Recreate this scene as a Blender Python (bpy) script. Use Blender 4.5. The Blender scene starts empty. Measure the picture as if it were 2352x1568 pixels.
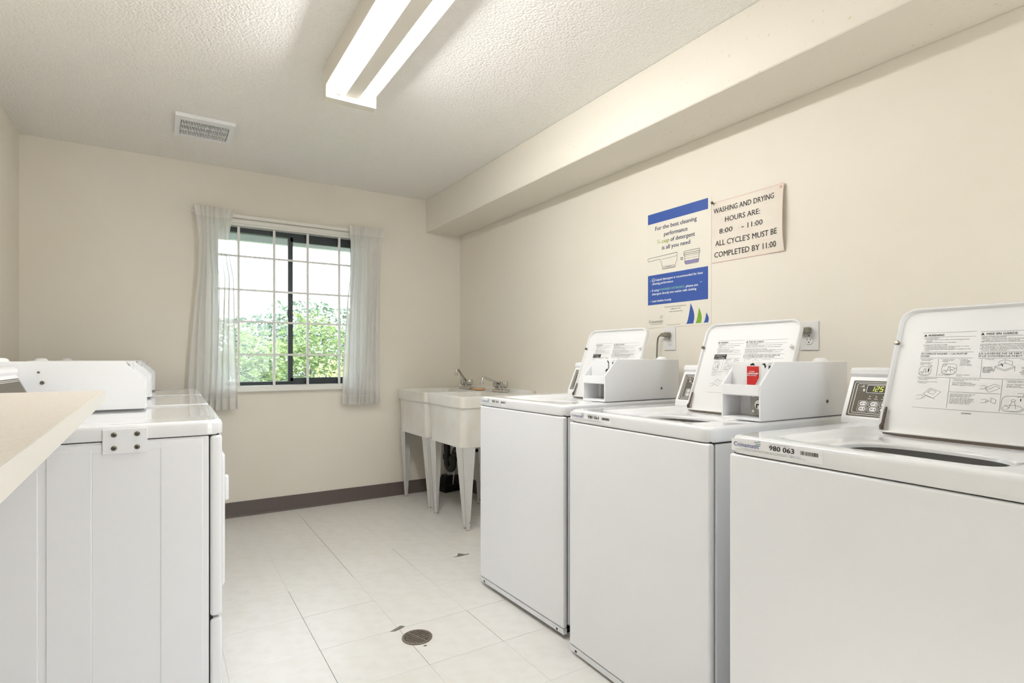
import bpy, bmesh, math, random
from mathutils import Vector, Matrix

random.seed(7)
R = math.radians
SC = bpy.context.scene
COL = SC.collection

# ------------------------------------------------------------------ camera
cam_d = bpy.data.cameras.new('camera')
cam = bpy.data.objects.new('camera', cam_d)
COL.objects.link(cam)
cam.location = (0.0, 0.0, 1.11)
cam.rotation_euler = (R(90), 0, R(-32.24))
cam_d.sensor_width = 36.0
cam_d.lens = 36.0 * 1270.0 / 2352.0
cam_d.shift_y = 40.0 / 2352.0
cam_d.clip_start = 0.02
SC.camera = cam

# ------------------------------------------------------------------ sky, sun, exposure
world = bpy.data.worlds.new('sky')
SC.world = world
world.use_nodes = True
bgn = world.node_tree.nodes['Background']
bgn.inputs['Color'].default_value = (0.86, 0.93, 1.0, 1)
bgn.inputs['Strength'].default_value = 4.8
sun_d = bpy.data.lights.new('sun', 'SUN')
sun_d.energy = 6.0
sun_d.color = (1.0, 0.95, 0.86)
sun_d.angle = R(1.0)
sun = bpy.data.objects.new('sun', sun_d)
COL.objects.link(sun)
sun.rotation_euler = (R(41), 0, R(4))      # high sun from behind the building, in at the added doorway
TUBE_STRENGTH = 54.0
TUBE_COLOR = (0.97, 0.985, 1.0)
SC.view_settings.view_transform = 'Standard'
SC.view_settings.look = 'None'
SC.view_settings.exposure = 0.32
SC.view_settings.gamma = 1.0
SC.view_settings.use_curve_mapping = False

# ------------------------------------------------------------------ helpers: materials
def lin(c):
    return tuple(((v / 255.0) / 12.92 if v / 255.0 <= 0.04045 else ((v / 255.0 + 0.055) / 1.055) ** 2.4) for v in c)

def mat(name, rgb, rough=0.5, metal=0.0, spec=0.5, coat=0.0, bump=None, mottle=None, emit=None):
    m = bpy.data.materials.new(name)
    m.use_nodes = True
    nt = m.node_tree
    b = nt.nodes['Principled BSDF']
    c = lin(rgb)
    b.inputs['Base Color'].default_value = (*c, 1)
    b.inputs['Roughness'].default_value = rough
    b.inputs['Metallic'].default_value = metal
    b.inputs['Specular IOR Level'].default_value = spec
    b.inputs['Coat Weight'].default_value = coat
    b.inputs['Coat Roughness'].default_value = 0.06
    tc = None
    if bump or mottle:
        tc = nt.nodes.new('ShaderNodeTexCoord')
    if mottle:                                   # (scale, second rgb, lo, hi)
        s, rgb2, lo, hi = mottle
        n = nt.nodes.new('ShaderNodeTexNoise')
        n.inputs['Scale'].default_value = s
        n.inputs['Detail'].default_value = 5
        nt.links.new(tc.outputs['Object'], n.inputs['Vector'])
        r = nt.nodes.new('ShaderNodeValToRGB')
        r.color_ramp.elements[0].position = lo
        r.color_ramp.elements[0].color = (*c, 1)
        r.color_ramp.elements[1].position = hi
        r.color_ramp.elements[1].color = (*lin(rgb2), 1)
        nt.links.new(n.outputs['Fac'], r.inputs['Fac'])
        nt.links.new(r.outputs['Color'], b.inputs['Base Color'])
    if bump:                                     # (scale, strength, distance, detail)
        s, st, di, de = bump
        n = nt.nodes.new('ShaderNodeTexNoise')
        n.inputs['Scale'].default_value = s
        n.inputs['Detail'].default_value = de
        nt.links.new(tc.outputs['Object'], n.inputs['Vector'])
        bp = nt.nodes.new('ShaderNodeBump')
        bp.inputs['Strength'].default_value = st
        bp.inputs['Distance'].default_value = di
        nt.links.new(n.outputs['Fac'], bp.inputs['Height'])
        nt.links.new(bp.outputs['Normal'], b.inputs['Normal'])
    if emit:
        b.inputs['Emission Color'].default_value = (*emit[0], 1)
        b.inputs['Emission Strength'].default_value = emit[1]
    return m

def stipple_mat(name, rgb):
    """Sprayed stipple ceiling: two scales of blobs as relief."""
    m = mat(name, rgb, 0.85, spec=0.25)
    nt = m.node_tree
    b = nt.nodes['Principled BSDF']
    tc = nt.nodes.new('ShaderNodeTexCoord')
    n1 = nt.nodes.new('ShaderNodeTexNoise'); n1.inputs['Scale'].default_value = 75; n1.inputs['Detail'].default_value = 3
    v1 = nt.nodes.new('ShaderNodeTexVoronoi'); v1.inputs['Scale'].default_value = 95
    nt.links.new(tc.outputs['Object'], n1.inputs['Vector']); nt.links.new(tc.outputs['Object'], v1.inputs['Vector'])
    mx = nt.nodes.new('ShaderNodeMath'); mx.operation = 'SUBTRACT'
    nt.links.new(n1.outputs['Fac'], mx.inputs[0]); nt.links.new(v1.outputs['Distance'], mx.inputs[1])
    bp = nt.nodes.new('ShaderNodeBump'); bp.inputs['Strength'].default_value = 0.5; bp.inputs['Distance'].default_value = 0.006
    nt.links.new(mx.outputs[0], bp.inputs['Height']); nt.links.new(bp.outputs['Normal'], b.inputs['Normal'])
    return m

def rust_mat(name, rgb, rust, zlo, zhi, thresh):
    """Painted steel with rust chips, thickest near the foot (object z)."""
    m = mat(name, rgb, 0.4)
    nt = m.node_tree
    b = nt.nodes['Principled BSDF']
    tc = nt.nodes.new('ShaderNodeTexCoord')
    n = nt.nodes.new('ShaderNodeTexNoise'); n.inputs['Scale'].default_value = 55; n.inputs['Detail'].default_value = 6
    nt.links.new(tc.outputs['Object'], n.inputs['Vector'])
    sp = nt.nodes.new('ShaderNodeSeparateXYZ'); nt.links.new(tc.outputs['Object'], sp.inputs[0])
    mr = nt.nodes.new('ShaderNodeMapRange')
    mr.inputs['From Min'].default_value = zlo; mr.inputs['From Max'].default_value = zhi
    mr.inputs['To Min'].default_value = 0.17; mr.inputs['To Max'].default_value = 0.0
    nt.links.new(sp.outputs['Z'], mr.inputs['Value'])
    ad = nt.nodes.new('ShaderNodeMath'); ad.operation = 'ADD'
    nt.links.new(n.outputs['Fac'], ad.inputs[0]); nt.links.new(mr.outputs[0], ad.inputs[1])
    r = nt.nodes.new('ShaderNodeValToRGB')
    r.color_ramp.elements[0].position = thresh; r.color_ramp.elements[0].color = (*lin(rgb), 1)
    r.color_ramp.elements[1].position = thresh + 0.03; r.color_ramp.elements[1].color = (*lin(rust), 1)
    nt.links.new(ad.outputs[0], r.inputs['Fac']); nt.links.new(r.outputs['Color'], b.inputs['Base Color'])
    return m

def glass_mat():
    m = bpy.data.materials.new('window_glass'); m.use_nodes = True
    nt = m.node_tree; nt.nodes.clear()
    o = nt.nodes.new('ShaderNodeOutputMaterial')
    t = nt.nodes.new('ShaderNodeBsdfTransparent'); t.inputs['Color'].default_value = (0.95, 0.98, 0.97, 1)
    g = nt.nodes.new('ShaderNodeBsdfGlossy'); g.inputs['Roughness'].default_value = 0.02
    f = nt.nodes.new('ShaderNodeFresnel'); f.inputs['IOR'].default_value = 1.45
    mx = nt.nodes.new('ShaderNodeMixShader')
    nt.links.new(f.outputs[0], mx.inputs[0]); nt.links.new(t.outputs[0], mx.inputs[1]); nt.links.new(g.outputs[0], mx.inputs[2])
    nt.links.new(mx.outputs[0], o.inputs[0])
    return m

def fabric_mat(name, rgb, trans, clear):
    m = bpy.data.materials.new(name); m.use_nodes = True
    nt = m.node_tree; nt.nodes.clear()
    o = nt.nodes.new('ShaderNodeOutputMaterial')
    d = nt.nodes.new('ShaderNodeBsdfDiffuse'); d.inputs['Color'].default_value = (*lin(rgb), 1)
    t = nt.nodes.new('ShaderNodeBsdfTranslucent'); t.inputs['Color'].default_value = (*lin(rgb), 1)
    c = nt.nodes.new('ShaderNodeBsdfTransparent')
    m1 = nt.nodes.new('ShaderNodeMixShader'); m1.inputs[0].default_value = trans
    m2 = nt.nodes.new('ShaderNodeMixShader'); m2.inputs[0].default_value = clear
    nt.links.new(d.outputs[0], m1.inputs[1]); nt.links.new(t.outputs[0], m1.inputs[2])
    nt.links.new(m1.outputs[0], m2.inputs[1]); nt.links.new(c.outputs[0], m2.inputs[2])
    nt.links.new(m2.outputs[0], o.inputs[0])
    return m

def leaf_mat(name, rgb, rgb2):
    m = mat(name, rgb, 0.45, mottle=(9.0, rgb2, 0.35, 0.65))
    nt = m.node_tree
    b = nt.nodes['Principled BSDF']
    b.inputs['Transmission Weight'].default_value = 0.0
    o = nt.nodes['Material Output']
    t = nt.nodes.new('ShaderNodeBsdfTranslucent'); t.inputs['Color'].default_value = (*lin(rgb2), 1)
    mx = nt.nodes.new('ShaderNodeMixShader'); mx.inputs[0].default_value = 0.3
    nt.links.new(b.outputs[0], mx.inputs[1]); nt.links.new(t.outputs[0], mx.inputs[2]); nt.links.new(mx.outputs[0], o.inputs[0])
    return m

M = dict(
    wall=mat('cream_wall_paint', (239, 232, 219), 0.7, spec=0.3, bump=(140, 0.12, 0.002, 3), mottle=(1.3, (236, 228, 213), 0.4, 0.7)),
    ceiling=stipple_mat('stippled_ceiling_paint', (248, 245, 239)),
    soffit=mat('soffit_paint', (237, 230, 217), 0.75, spec=0.3, bump=(90, 0.25, 0.003, 4), mottle=(60, (222, 208, 180), 0.66, 0.74)),
    tile=mat('vinyl_floor_tile', (234, 231, 227), 0.34, spec=0.45, mottle=(5, (229, 224, 217), 0.42, 0.72), bump=(220, 0.05, 0.001, 2)),
    slab=mat('floor_adhesive', (70, 65, 58), 0.9),
    base=mat('rubber_baseboard', (99, 88, 83), 0.5),
    enamel=mat('white_enamel', (245, 246, 249), 0.22, spec=0.5, coat=0.35),
    enamel_top=mat('white_porcelain_top', (243, 244, 246), 0.12, spec=0.55, coat=0.6),
    lid=mat('lid_enamel', (237, 236, 235), 0.42),
    plastic=mat('white_plastic', (244, 244, 245), 0.35),
    dark=mat('dark_gap', (28, 27, 26), 0.7),
    pit_shade=mat('drain_pit_shade', (14, 12, 10), 0.95, spec=0.0),
    gasket=mat('brown_gasket', (84, 70, 58), 0.6),
    tub=mat('steel_wash_tub', (92, 96, 102), 0.3, metal=0.6),
    chrome=mat('chrome', (205, 203, 198), 0.12, metal=1.0),
    steel=mat('brushed_steel', (150, 148, 142), 0.38, metal=0.9),
    screw=mat('dull_screw', (120, 114, 104), 0.35, metal=0.8),
    overlay=mat('control_overlay', (104, 98, 87), 0.55, spec=0.2),
    display=mat('display_window', (44, 36, 24), 0.4, spec=0.2),
    digit=mat('lit_digits', (60, 70, 10), 0.4, emit=((0.72, 0.9, 0.05), 1.6)),
    tubsink=mat('sink_plastic', (243, 242, 237), 0.4, mottle=(5, (234, 228, 214), 0.4, 0.75)),
    leg=rust_mat('painted_steel_leg', (226, 224, 221), (104, 62, 38), 0.0, 0.08, 0.71),
    pipe=mat('black_abs_pipe', (26, 24, 23), 0.35),
    paper=mat('white_print_paper', (236, 230, 216), 0.5),
    card=mat('sign_card', (236, 226, 212), 0.55, mottle=(6, (228, 214, 200), 0.45, 0.75)),
    cardedge=mat('sign_card_edge', (226, 190, 178), 0.6),
    ink=mat('black_ink', (38, 36, 36), 0.6),
    ink_grey=mat('grey_ink', (86, 84, 82), 0.6),
    navy=mat('navy_ink', (58, 62, 92), 0.6),
    blue=mat('blue_ink', (48, 82, 160), 0.5),
    logo=mat('logo_blue_ink', (70, 78, 150), 0.5),
    teal=mat('logo_teal_ink', (48, 120, 120), 0.5),
    green=mat('green_ink', (122, 168, 44), 0.5),
    olive=mat('olive_ink', (160, 170, 50), 0.5),
    mint=mat('mint_ink', (132, 196, 176), 0.5),
    violet=mat('violet_ink', (140, 132, 178), 0.5),
    white=mat('white_ink', (240, 240, 240), 0.5),
    red=mat('red_sticker', (206, 36, 34), 0.45),
    cord=mat('taupe_cord', (128, 122, 108), 0.5),
    outlet=mat('outlet_plastic', (232, 230, 228), 0.35),
    counter=mat('speckled_laminate', (232, 225, 215), 0.4, spec=0.5, mottle=(160, (225, 217, 205), 0.48, 0.62)),
    counter_edge=mat('laminate_edge', (235, 231, 223), 0.4),
    bronze=mat('bronze_window_frame', (50, 56, 58), 0.4, metal=0.3),
    whitepaint=mat('white_gloss_paint', (238, 236, 228), 0.35),
    bars=mat('white_painted_bars', (232, 230, 226), 0.45),
    curtain=fabric_mat('sheer_curtain', (252, 251, 249), 0.50, 0.15),
    hem=fabric_mat('curtain_hem', (248, 246, 241), 0.45, 0.02),
    lamp=mat('fixture_enamel', (232, 226, 214), 0.4),
    tube=mat('fluorescent_tube', (255, 250, 240), 0.4, emit=(TUBE_COLOR, TUBE_STRENGTH)),
    fan=mat('fan_dark', (40, 37, 33), 0.8),
    drain=mat('cast_drain', (124, 114, 104), 0.5, metal=0.35),
    peach=mat('peach_soap', (226, 184, 138), 0.5),
    chip=mat('missing_tile_patch', (120, 118, 112), 0.9),
    leaf=leaf_mat('shrub_leaf', (84, 106, 66), (142, 160, 104)),
    leaf_dark=leaf_mat('shrub_leaf_dark', (66, 84, 72), (106, 128, 104)),
    leaf_pale=leaf_mat('pale_leaf', (172, 168, 120), (208, 204, 160)),
    bark=mat('bark', (92, 78, 64), 0.9),
    grass=mat('grass_ground', (120, 140, 84), 0.9, mottle=(4, (150, 156, 104), 0.4, 0.65)),
    concrete=mat('concrete_walk', (186, 182, 174), 0.9, mottle=(8, (170, 166, 158), 0.4, 0.7)),
    eave=mat('eave_board', (168, 172, 182), 0.7),
)
M['glass'] = glass_mat()

# ------------------------------------------------------------------ helpers: objects
def tag(o, label=None, cat=None, group=None, kind=None):
    if label: o['label'] = label
    if cat: o['category'] = cat
    if group: o['group'] = group
    if kind: o['kind'] = kind
    return o

def empty(name, loc=(0, 0, 0), rz=0.0, label=None, cat=None, group=None, kind=None):
    o = bpy.data.objects.new(name, None)
    o.empty_display_size = 0.05
    COL.objects.link(o)
    o.location = loc
    o.rotation_euler = (0, 0, rz)
    return tag(o, label, cat, group, kind)

def link_mesh(name, me, parent=None, loc=None, rot=None):
    o = bpy.data.objects.new(name, me)
    COL.objects.link(o)
    if parent: o.parent = parent
    if loc is not None: o.location = loc
    if rot is not None: o.rotation_euler = rot
    return o

class MB:
    """Collects simple solids and links them as ONE mesh object."""
    def __init__(s):
        s.v = []; s.f = []; s.smooth = []
    def add(s, vs, fs, smooth=False):
        k = len(s.v)
        s.v += [tuple(v) for v in vs]
        s.f += [tuple(i + k for i in f) for f in fs]
        s.smooth += [smooth] * len(fs)
        return s
    def box(s, x0, x1, y0, y1, z0, z1, bev=0.0, seg=2):
        if x1 < x0: x0, x1 = x1, x0
        if y1 < y0: y0, y1 = y1, y0
        if z1 < z0: z0, z1 = z1, z0
        if bev <= 0:
            vs = [(x, y, z) for x in (x0, x1) for y in (y0, y1) for z in (z0, z1)]
            fs = [(0, 1, 3, 2), (4, 6, 7, 5), (0, 4, 5, 1), (2, 3, 7, 6), (0, 2, 6, 4), (1, 5, 7, 3)]
            return s.add(vs, fs)
        bm = bmesh.new()
        bmesh.ops.create_cube(bm, size=1)
        for v in bm.verts:
            v.co = (x0 + (v.co.x + .5) * (x1 - x0), y0 + (v.co.y + .5) * (y1 - y0), z0 + (v.co.z + .5) * (z1 - z0))
        bmesh.ops.bevel(bm, geom=list(bm.edges), offset=bev, segments=seg, profile=0.5, affect='EDGES')
        bm.verts.index_update()
        s.add([v.co[:] for v in bm.verts], [[v.index for v in f.verts] for f in bm.faces], True)
        bm.free()
        return s
    def prism(s, poly, y0, y1, axis='y'):
        """poly: list of (p, q); extruded along an axis. axis y: (p,q)->(x,z); x: (y,z); z: (x,y)."""
        n = len(poly)
        def pt(p, q, w):
            return (p, w, q) if axis == 'y' else ((w, p, q) if axis == 'x' else (p, q, w))
        vs = [pt(p, q, y0) for p, q in poly] + [pt(p, q, y1) for p, q in poly]
        fs = [tuple(range(n)), tuple(range(2 * n - 1, n - 1, -1))]
        fs += [(i, i + n, (i + 1) % n + n, (i + 1) % n) for i in range(n)]
        return s.add(vs, fs)
    def tube(s, pts, r, n=12, cap=True):
        pts = [Vector(p) for p in pts]
        rs = r if isinstance(r, (list, tuple)) else [r] * len(pts)
        t0 = (pts[1] - pts[0]).normalized()
        up = Vector((0, 0, 1)) if abs(t0.z) < 0.9 else Vector((1, 0, 0))
        nrm = (up - t0 * up.dot(t0)).normalized()
        vs = []
        for i, p in enumerate(pts):
            a = pts[max(i - 1, 0)]; b = pts[min(i + 1, len(pts) - 1)]
            t = (b - a).normalized()
            nrm = (nrm - t * nrm.dot(t)).normalized()
            bi = t.cross(nrm)
            for k in range(n):
                an = 2 * math.pi * k / n
                vs.append(p + (nrm * math.cos(an) + bi * math.sin(an)) * rs[i])
        fs = []
        for i in range(len(pts) - 1):
            for k in range(n):
                fs.append((i * n + k, i * n + (k + 1) % n, (i + 1) * n + (k + 1) % n, (i + 1) * n + k))
        if cap:
            fs.append(tuple(range(n - 1, -1, -1)))
            fs.append(tuple((len(pts) - 1) * n + k for k in range(n)))
        return s.add(vs, fs, True)
    def lathe(s, prof, c=(0, 0, 0), n=24, axis='z', flute=0.0, nf=8):
        vs = []; m = len(prof)
        for k in range(n):
            an = 2 * math.pi * k / n
            for (r, h) in prof:
                rr = r * (1 + flute * math.cos(nf * an)) if flute else r
                p, q = rr * math.cos(an), rr * math.sin(an)
                if axis == 'z': vs.append((c[0] + p, c[1] + q, c[2] + h))
                elif axis == 'x': vs.append((c[0] + h, c[1] + p, c[2] + q))
                else: vs.append((c[0] + q, c[1] + h, c[2] + p))
        fs = []
        for k in range(n):
            for i in range(m - 1):
                a = k * m + i; b = ((k + 1) % n) * m + i
                fs.append((a, b, b + 1, a + 1))
        if prof[0][0] > 1e-6: fs.append(tuple(k * m for k in range(n - 1, -1, -1)))
        if prof[-1][0] > 1e-6: fs.append(tuple(k * m + m - 1 for k in range(n)))
        return s.add(vs, fs, True)
    def rings(s, rings, cap0=False, cap1=False):
        n = len(rings[0]); vs = [p for r in rings for p in r]; fs = []
        for i in range(len(rings) - 1):
            for k in range(n):
                fs.append((i * n + k, i * n + (k + 1) % n, (i + 1) * n + (k + 1) % n, (i + 1) * n + k))
        if cap0: fs.append(tuple(range(n - 1, -1, -1)))
        if cap1: fs.append(tuple((len(rings) - 1) * n + k for k in range(n)))
        return s.add(vs, fs, True)
    def mesh(s, name, material, angle=35):
        me = bpy.data.meshes.new(name)
        me.from_pydata(s.v, [], s.f)
        me.materials.append(material)
        bm = bmesh.new(); bm.from_mesh(me)
        bmesh.ops.recalc_face_normals(bm, faces=bm.faces)
        ca = math.cos(math.radians(angle))
        for e in bm.edges:
            if len(e.link_faces) == 2 and e.link_faces[0].normal.dot(e.link_faces[1].normal) < ca:
                e.smooth = False
        bm.to_mesh(me); bm.free()
        me.polygons.foreach_set('use_smooth', s.smooth)
        me.update()
        return me
    def build(s, name, material, parent=None, loc=None, rot=None, angle=35):
        o = link_mesh(name, s.mesh(name, material, angle), parent, loc, rot)
        if any(s.smooth) and angle < 180:
            wn = o.modifiers.new('weighted_normal', 'WEIGHTED_NORMAL'); wn.keep_sharp = True; wn.weight = 90
        return o

def box_obj(name, material, parent, x0, x1, y0, y1, z0, z1, bev=0.0, seg=2):
    return MB().box(x0, x1, y0, y1, z0, z1, bev, seg).build(name, material, parent)

def struct(o, label, cat=None):
    return tag(o, label, cat, kind='structure')

# ------------------------------------------------------------------ helpers: flat print
_glyph = {}
def text_geom(body, bold):
    key = (body, bold)
    if key in _glyph: return _glyph[key]
    cu = bpy.data.curves.new('lettering', 'FONT')
    cu.body = body; cu.size = 1.0; cu.resolution_u = 2
    cu.fill_mode = 'FRONT'
    ob = bpy.data.objects.new('lettering', cu)
    COL.objects.link(ob)
    bpy.context.view_layer.update()
    dg = bpy.context.evaluated_depsgraph_get()
    me = ob.evaluated_get(dg).to_mesh()
    vs = [(v.co.x, v.co.y) for v in me.vertices]
    fs = [tuple(p.vertices) for p in me.polygons]
    ob.evaluated_get(dg).to_mesh_clear()
    bpy.data.objects.remove(ob); bpy.data.curves.remove(cu)
    if not vs: vs = [(0, 0)]
    _glyph[key] = (vs, fs)
    return _glyph[key]

CAP = 0.70
class Print:
    """Flat print in its own (u, v) plane; z = height above the sheet."""
    def __init__(s):
        s.v = []; s.f = []
    def text(s, body, u0, v0, cap, width=None, bold=0.0, center=None):
        vs, fs = text_geom(body, 0)
        xs = [p[0] for p in vs]; lo, hi = min(xs), max(xs)
        sy = cap / CAP
        sx = sy if width is None else width / max(hi - lo, 1e-6)
        off = u0 if center is None else center - sx * (hi - lo) / 2
        for e in ((-1, 1) if bold else (0,)):          # heavier strokes: the glyph set twice, a hair apart
            k = len(s.v)
            s.v += [(off + (p[0] - lo) * sx + e * bold * sy, v0 + p[1] * sy + e * bold * sy * .5, (e + 1) * .00005) for p in vs]
            s.f += [tuple(i + k for i in f) for f in fs]
        return s
    def rect(s, u0, u1, v0, v1):
        k = len(s.v)
        s.v += [(u0, v0, 0), (u1, v0, 0), (u1, v1, 0), (u0, v1, 0)]
        s.f.append((k, k + 1, k + 2, k + 3))
        return s
    def poly(s, pts):
        k = len(s.v)
        s.v += [(u, v, 0) for u, v in pts]
        s.f.append(tuple(range(k, k + len(pts))))
        return s
    def line(s, pts, w, closed=False):
        pts = list(pts) + ([pts[0]] if closed else [])
        for (a, b), (c, d) in zip(pts[:-1], pts[1:]):
            L = math.hypot(c - a, d - b)
            if L < 1e-7: continue
            nx, ny = -(d - b) / L * w / 2, (c - a) / L * w / 2
            s.poly([(a + nx, b + ny), (a - nx, b - ny), (c - nx, d - ny), (c + nx, d + ny)])
        return s
    def rrect(s, u0, u1, v0, v1, r, w):
        return s.line(rr(u0, u1, v0, v1, r, 5), w, True)
    def mesh(s, name, material):
        me = bpy.data.meshes.new(name)
        me.from_pydata(s.v, [], s.f); me.materials.append(material); me.update()
        return me
    def build(s, name, material, parent, mtx=None):
        o = link_mesh(name, s.mesh(name, material), parent)
        if mtx is not None: o.matrix_local = mtx
        return o

def rr(u0, u1, v0, v1, r, n=5):
    out = []
    for cx, cy, a0 in ((u1 - r, v0 + r, -90), (u1 - r, v1 - r, 0), (u0 + r, v1 - r, 90), (u0 + r, v0 + r, 180)):
        for i in range(n + 1):
            a = R(a0 + 90 * i / n)
            out.append((cx + r * math.cos(a), cy + r * math.sin(a)))
    return out

def plane_mtx(o, u, v, lift=0.0):
    """Matrix whose local x, y run along u, v, from origin o."""
    u = Vector(u).normalized(); v = Vector(v).normalized(); n = u.cross(v)
    m = Matrix((u, v, n)).transposed().to_4x4()
    m.translation = Vector(o) + n * lift
    return m

# ================================================================== THE ROOM
XL, XR, YB, YF, H = -0.72, 2.185, 4.317, -0.95, 2.44
T = 0.14
floor = struct(box_obj('floor', M['slab'], None, XL, XR, YF, YB, -0.12, -0.003), 'floor of large pale vinyl tiles', 'floor')
# tiles: each is its own piece; the wider joints are the cracked ones of the photograph
tx = [0.505 + 0.3135 * i for i in range(-4, 7)]
ty = [2.173 + 0.3145 * j for j in range(-12, 8)]
wide_x = {(4, j) for j in range(9, 15)} | {(5, 15), (5, 16), (5, 17), (5, 14), (6, 14), (6, 11), (5, 11)}   # (edge column, row)
wide_x -= {(4, 14)}
unit = MB().box(0, 1, 0, 1, -1, 0).mesh('tile', M['tile'])
for i in range(len(tx) - 1):
    for j in range(len(ty) - 1):
        x0, x1, y0, y1 = max(tx[i], XL), min(tx[i + 1], XR), max(ty[j], YF), min(ty[j + 1], YB)
        if x1 - x0 < 0.01 or y1 - y0 < 0.01: continue
        g = 0.0003
        gl = 0.0015 if (i, j) in wide_x else g
        gt = 0.0013 if (j == 11 and i in (4, 5, 6, 7)) or (j == 10 and i in (5, 6)) or (j == 14 and i in (6, 7)) or (j == 12 and i == 4) else g
        o = link_mesh('tile', unit, floor, (x0 + gl, y0 + g, random.uniform(-0.0003, 0.0)))
        o.scale = (x1 - x0 - gl - g, y1 - y0 - g - gt, 0.003)
def patch(pts):
    MB().prism(pts, 0.0001, 0.0006, 'z').build('chip', M['chip'], floor)
patch([(1.370, 2.795), (1.40, 2.800), (1.425, 2.835), (1.452, 2.800), (1.475, 2.802), (1.47, 2.79), (1.41, 2.785)])
patch([(0.780, 2.168), (0.815, 2.185), (0.835, 2.195), (0.85, 2.180), (0.83, 2.168), (0.80, 2.160)])
patch([(0.85, 1.992), (0.862, 1.996), (0.866, 1.988), (0.856, 1.985)])

wl = struct(box_obj('wall_left', M['wall'], None, XL - T, XL, YF - T, YB + T, -0.12, H + 0.1), 'cream painted wall behind the dryers', 'wall')
wr = struct(box_obj('wall_right', M['wall'], None, XR, XR + T, YF - T, YB + T, -0.12, H + 0.1), 'cream painted wall behind the washers', 'wall')
DX0, DX1, DZ = 0.72, 1.66, 2.05                         # doorway added unseen behind the viewer to let daylight in
wf = MB().box(XL, DX0, YF - T, YF, -0.12, H + 0.1).box(DX1, XR, YF - T, YF, -0.12, H + 0.1).box(DX0, DX1, YF - T, YF, DZ, H + 0.1)
wf = struct(wf.build('wall_front', M['wall']), 'cream painted wall behind the viewer with an added doorway', 'wall')
door = struct(empty('added_door_1', (DX0, YF - T, 0)), 'white door added out of view, standing open to let daylight in', 'door')
dfm = MB()
for (x0, x1, z0, z1) in ((0, .03, 0, DZ), (DX1 - DX0 - .03, DX1 - DX0, 0, DZ), (.03, DX1 - DX0 - .03, DZ - .03, DZ)):
    dfm.box(x0, x1, -.02, T - .001, z0, z1)
dfm.build('added_door_frame', M['whitepaint'], door)
MB().box(-.045, -.003, -.77, -.03, .012, DZ - .035, .003, 1).build('added_door_leaf', M['whitepaint'], door)
MB().lathe([(.012, 0), (.012, .03), (.026, .04), (.026, .06), (0, .065)], (-.003, -.70, 1.0), 18, 'x').build('added_door_knob', M['chrome'], door)
path = struct(MB().box(-8, 12, -9, YF - T - .001, -.35, -.02).build('added_bounce_ground', M['concrete']), 'pale concrete walk added unseen outside the doorway to bounce daylight', 'ground')  # sunlit slab added out of view; bounces daylight in through the doorway
WX0, WX1, WZ0, WZ1 = 0.285, 1.325, 0.915, 2.062          # window opening
wb = MB()
wb.box(XL, WX0, YB, YB + T, -0.12, H + 0.1).box(WX1, XR, YB, YB + T, -0.12, H + 0.1)
wb.box(WX0, WX1, YB, YB + T, -0.12, WZ0).box(WX0, WX1, YB, YB + T, WZ1, H + 0.1)
wb = struct(wb.build('wall_back', M['wall']), 'cream painted end wall with the window', 'wall')
ceil = struct(box_obj('ceiling', M['ceiling'], None, XL - T, XR + T, YF - T, YB + T, H, H + 0.12), 'stippled off-white ceiling', 'ceiling')
SX, SZ = 1.868, 2.17
sof = struct(MB().box(SX, XR, YF, YB, SZ, H, 0.004, 1).build('trim_1', M['soffit']), 'boxed-in cream soffit running along the top of the washer wall', 'soffit')
cove = [(0, 0), (0.012, 0), (0.008, 0.012), (0.006, 0.106), (0, 0.106)]
b1 = MB().prism([(YB - p, q) for p, q in cove], XL, XR, 'x').build('baseboard_back', M['base'])
struct(b1, 'dark taupe rubber baseboard under the window', 'baseboard')
b2 = MB().prism([(XR - p, q) for p, q in cove], YF, YB - 0.012, 'y').build('baseboard_right', M['base'])
struct(b2, 'dark taupe rubber baseboard behind the washers', 'baseboard')
b3 = MB().prism([(XL + p, q) for p, q in cove], YF, YB - 0.012, 'y').build('baseboard_left', M['base'])
struct(b3, 'dark taupe rubber baseboard behind the dryers', 'baseboard')

# ------------------------------------------------------------------ window
win = struct(empty('window_1', ((WX0 + WX1) / 2, YB + 0.07, WZ0)), 'sliding window with dark bronze frame in a white reveal', 'window')
cx, cy, cz = win.location
def wbox(name, m, x0, x1, y0, y1, z0, z1, parent=win, bev=0.0):
    return box_obj(name, m, parent, x0 - cx, x1 - cx, y0 - cy, y1 - cy, z0 - cz, z1 - cz, bev, 1)
rv = MB()
for (x0, x1, z0, z1) in ((WX0, WX0 + 0.012, WZ0, WZ1), (WX1 - 0.012, WX1, WZ0, WZ1), (WX0, WX1, WZ1 - 0.012, WZ1)):
    rv.box(x0 - cx, x1 - cx, YB + 0.001 - cy, YB + T - cy, z0 - cz, z1 - cz)
rv.build('reveal', M['whitepaint'], win)
wbox('sill', M['whitepaint'], WX0 - 0.03, WX1 + 0.03, YB - 0.035, YB + 0.075, WZ0 - 0.038, WZ0 + 0.002, bev=0.004)
FY0, FY1 = YB + 0.075, YB + 0.125
fr = MB()
ix0, ix1, iz0, iz1 = WX0 + 0.012, WX1 - 0.012, WZ0 + 0.003, WZ1 - 0.012
for (x0, x1, z0, z1) in ((ix0, ix0 + .03, iz0, iz1), (ix1 - .03, ix1, iz0, iz1), (ix0, ix1, iz1 - .034, iz1), (ix0, ix1, iz0, iz0 + .026)):
    fr.box(x0 - cx, x1 - cx, FY0 - cy, FY1 - cy, z0 - cz, z1 - cz)
fr.build('frame', M['bronze'], win)
MX = 0.806
s2 = MB()                                             # the sliding sash on the right
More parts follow.
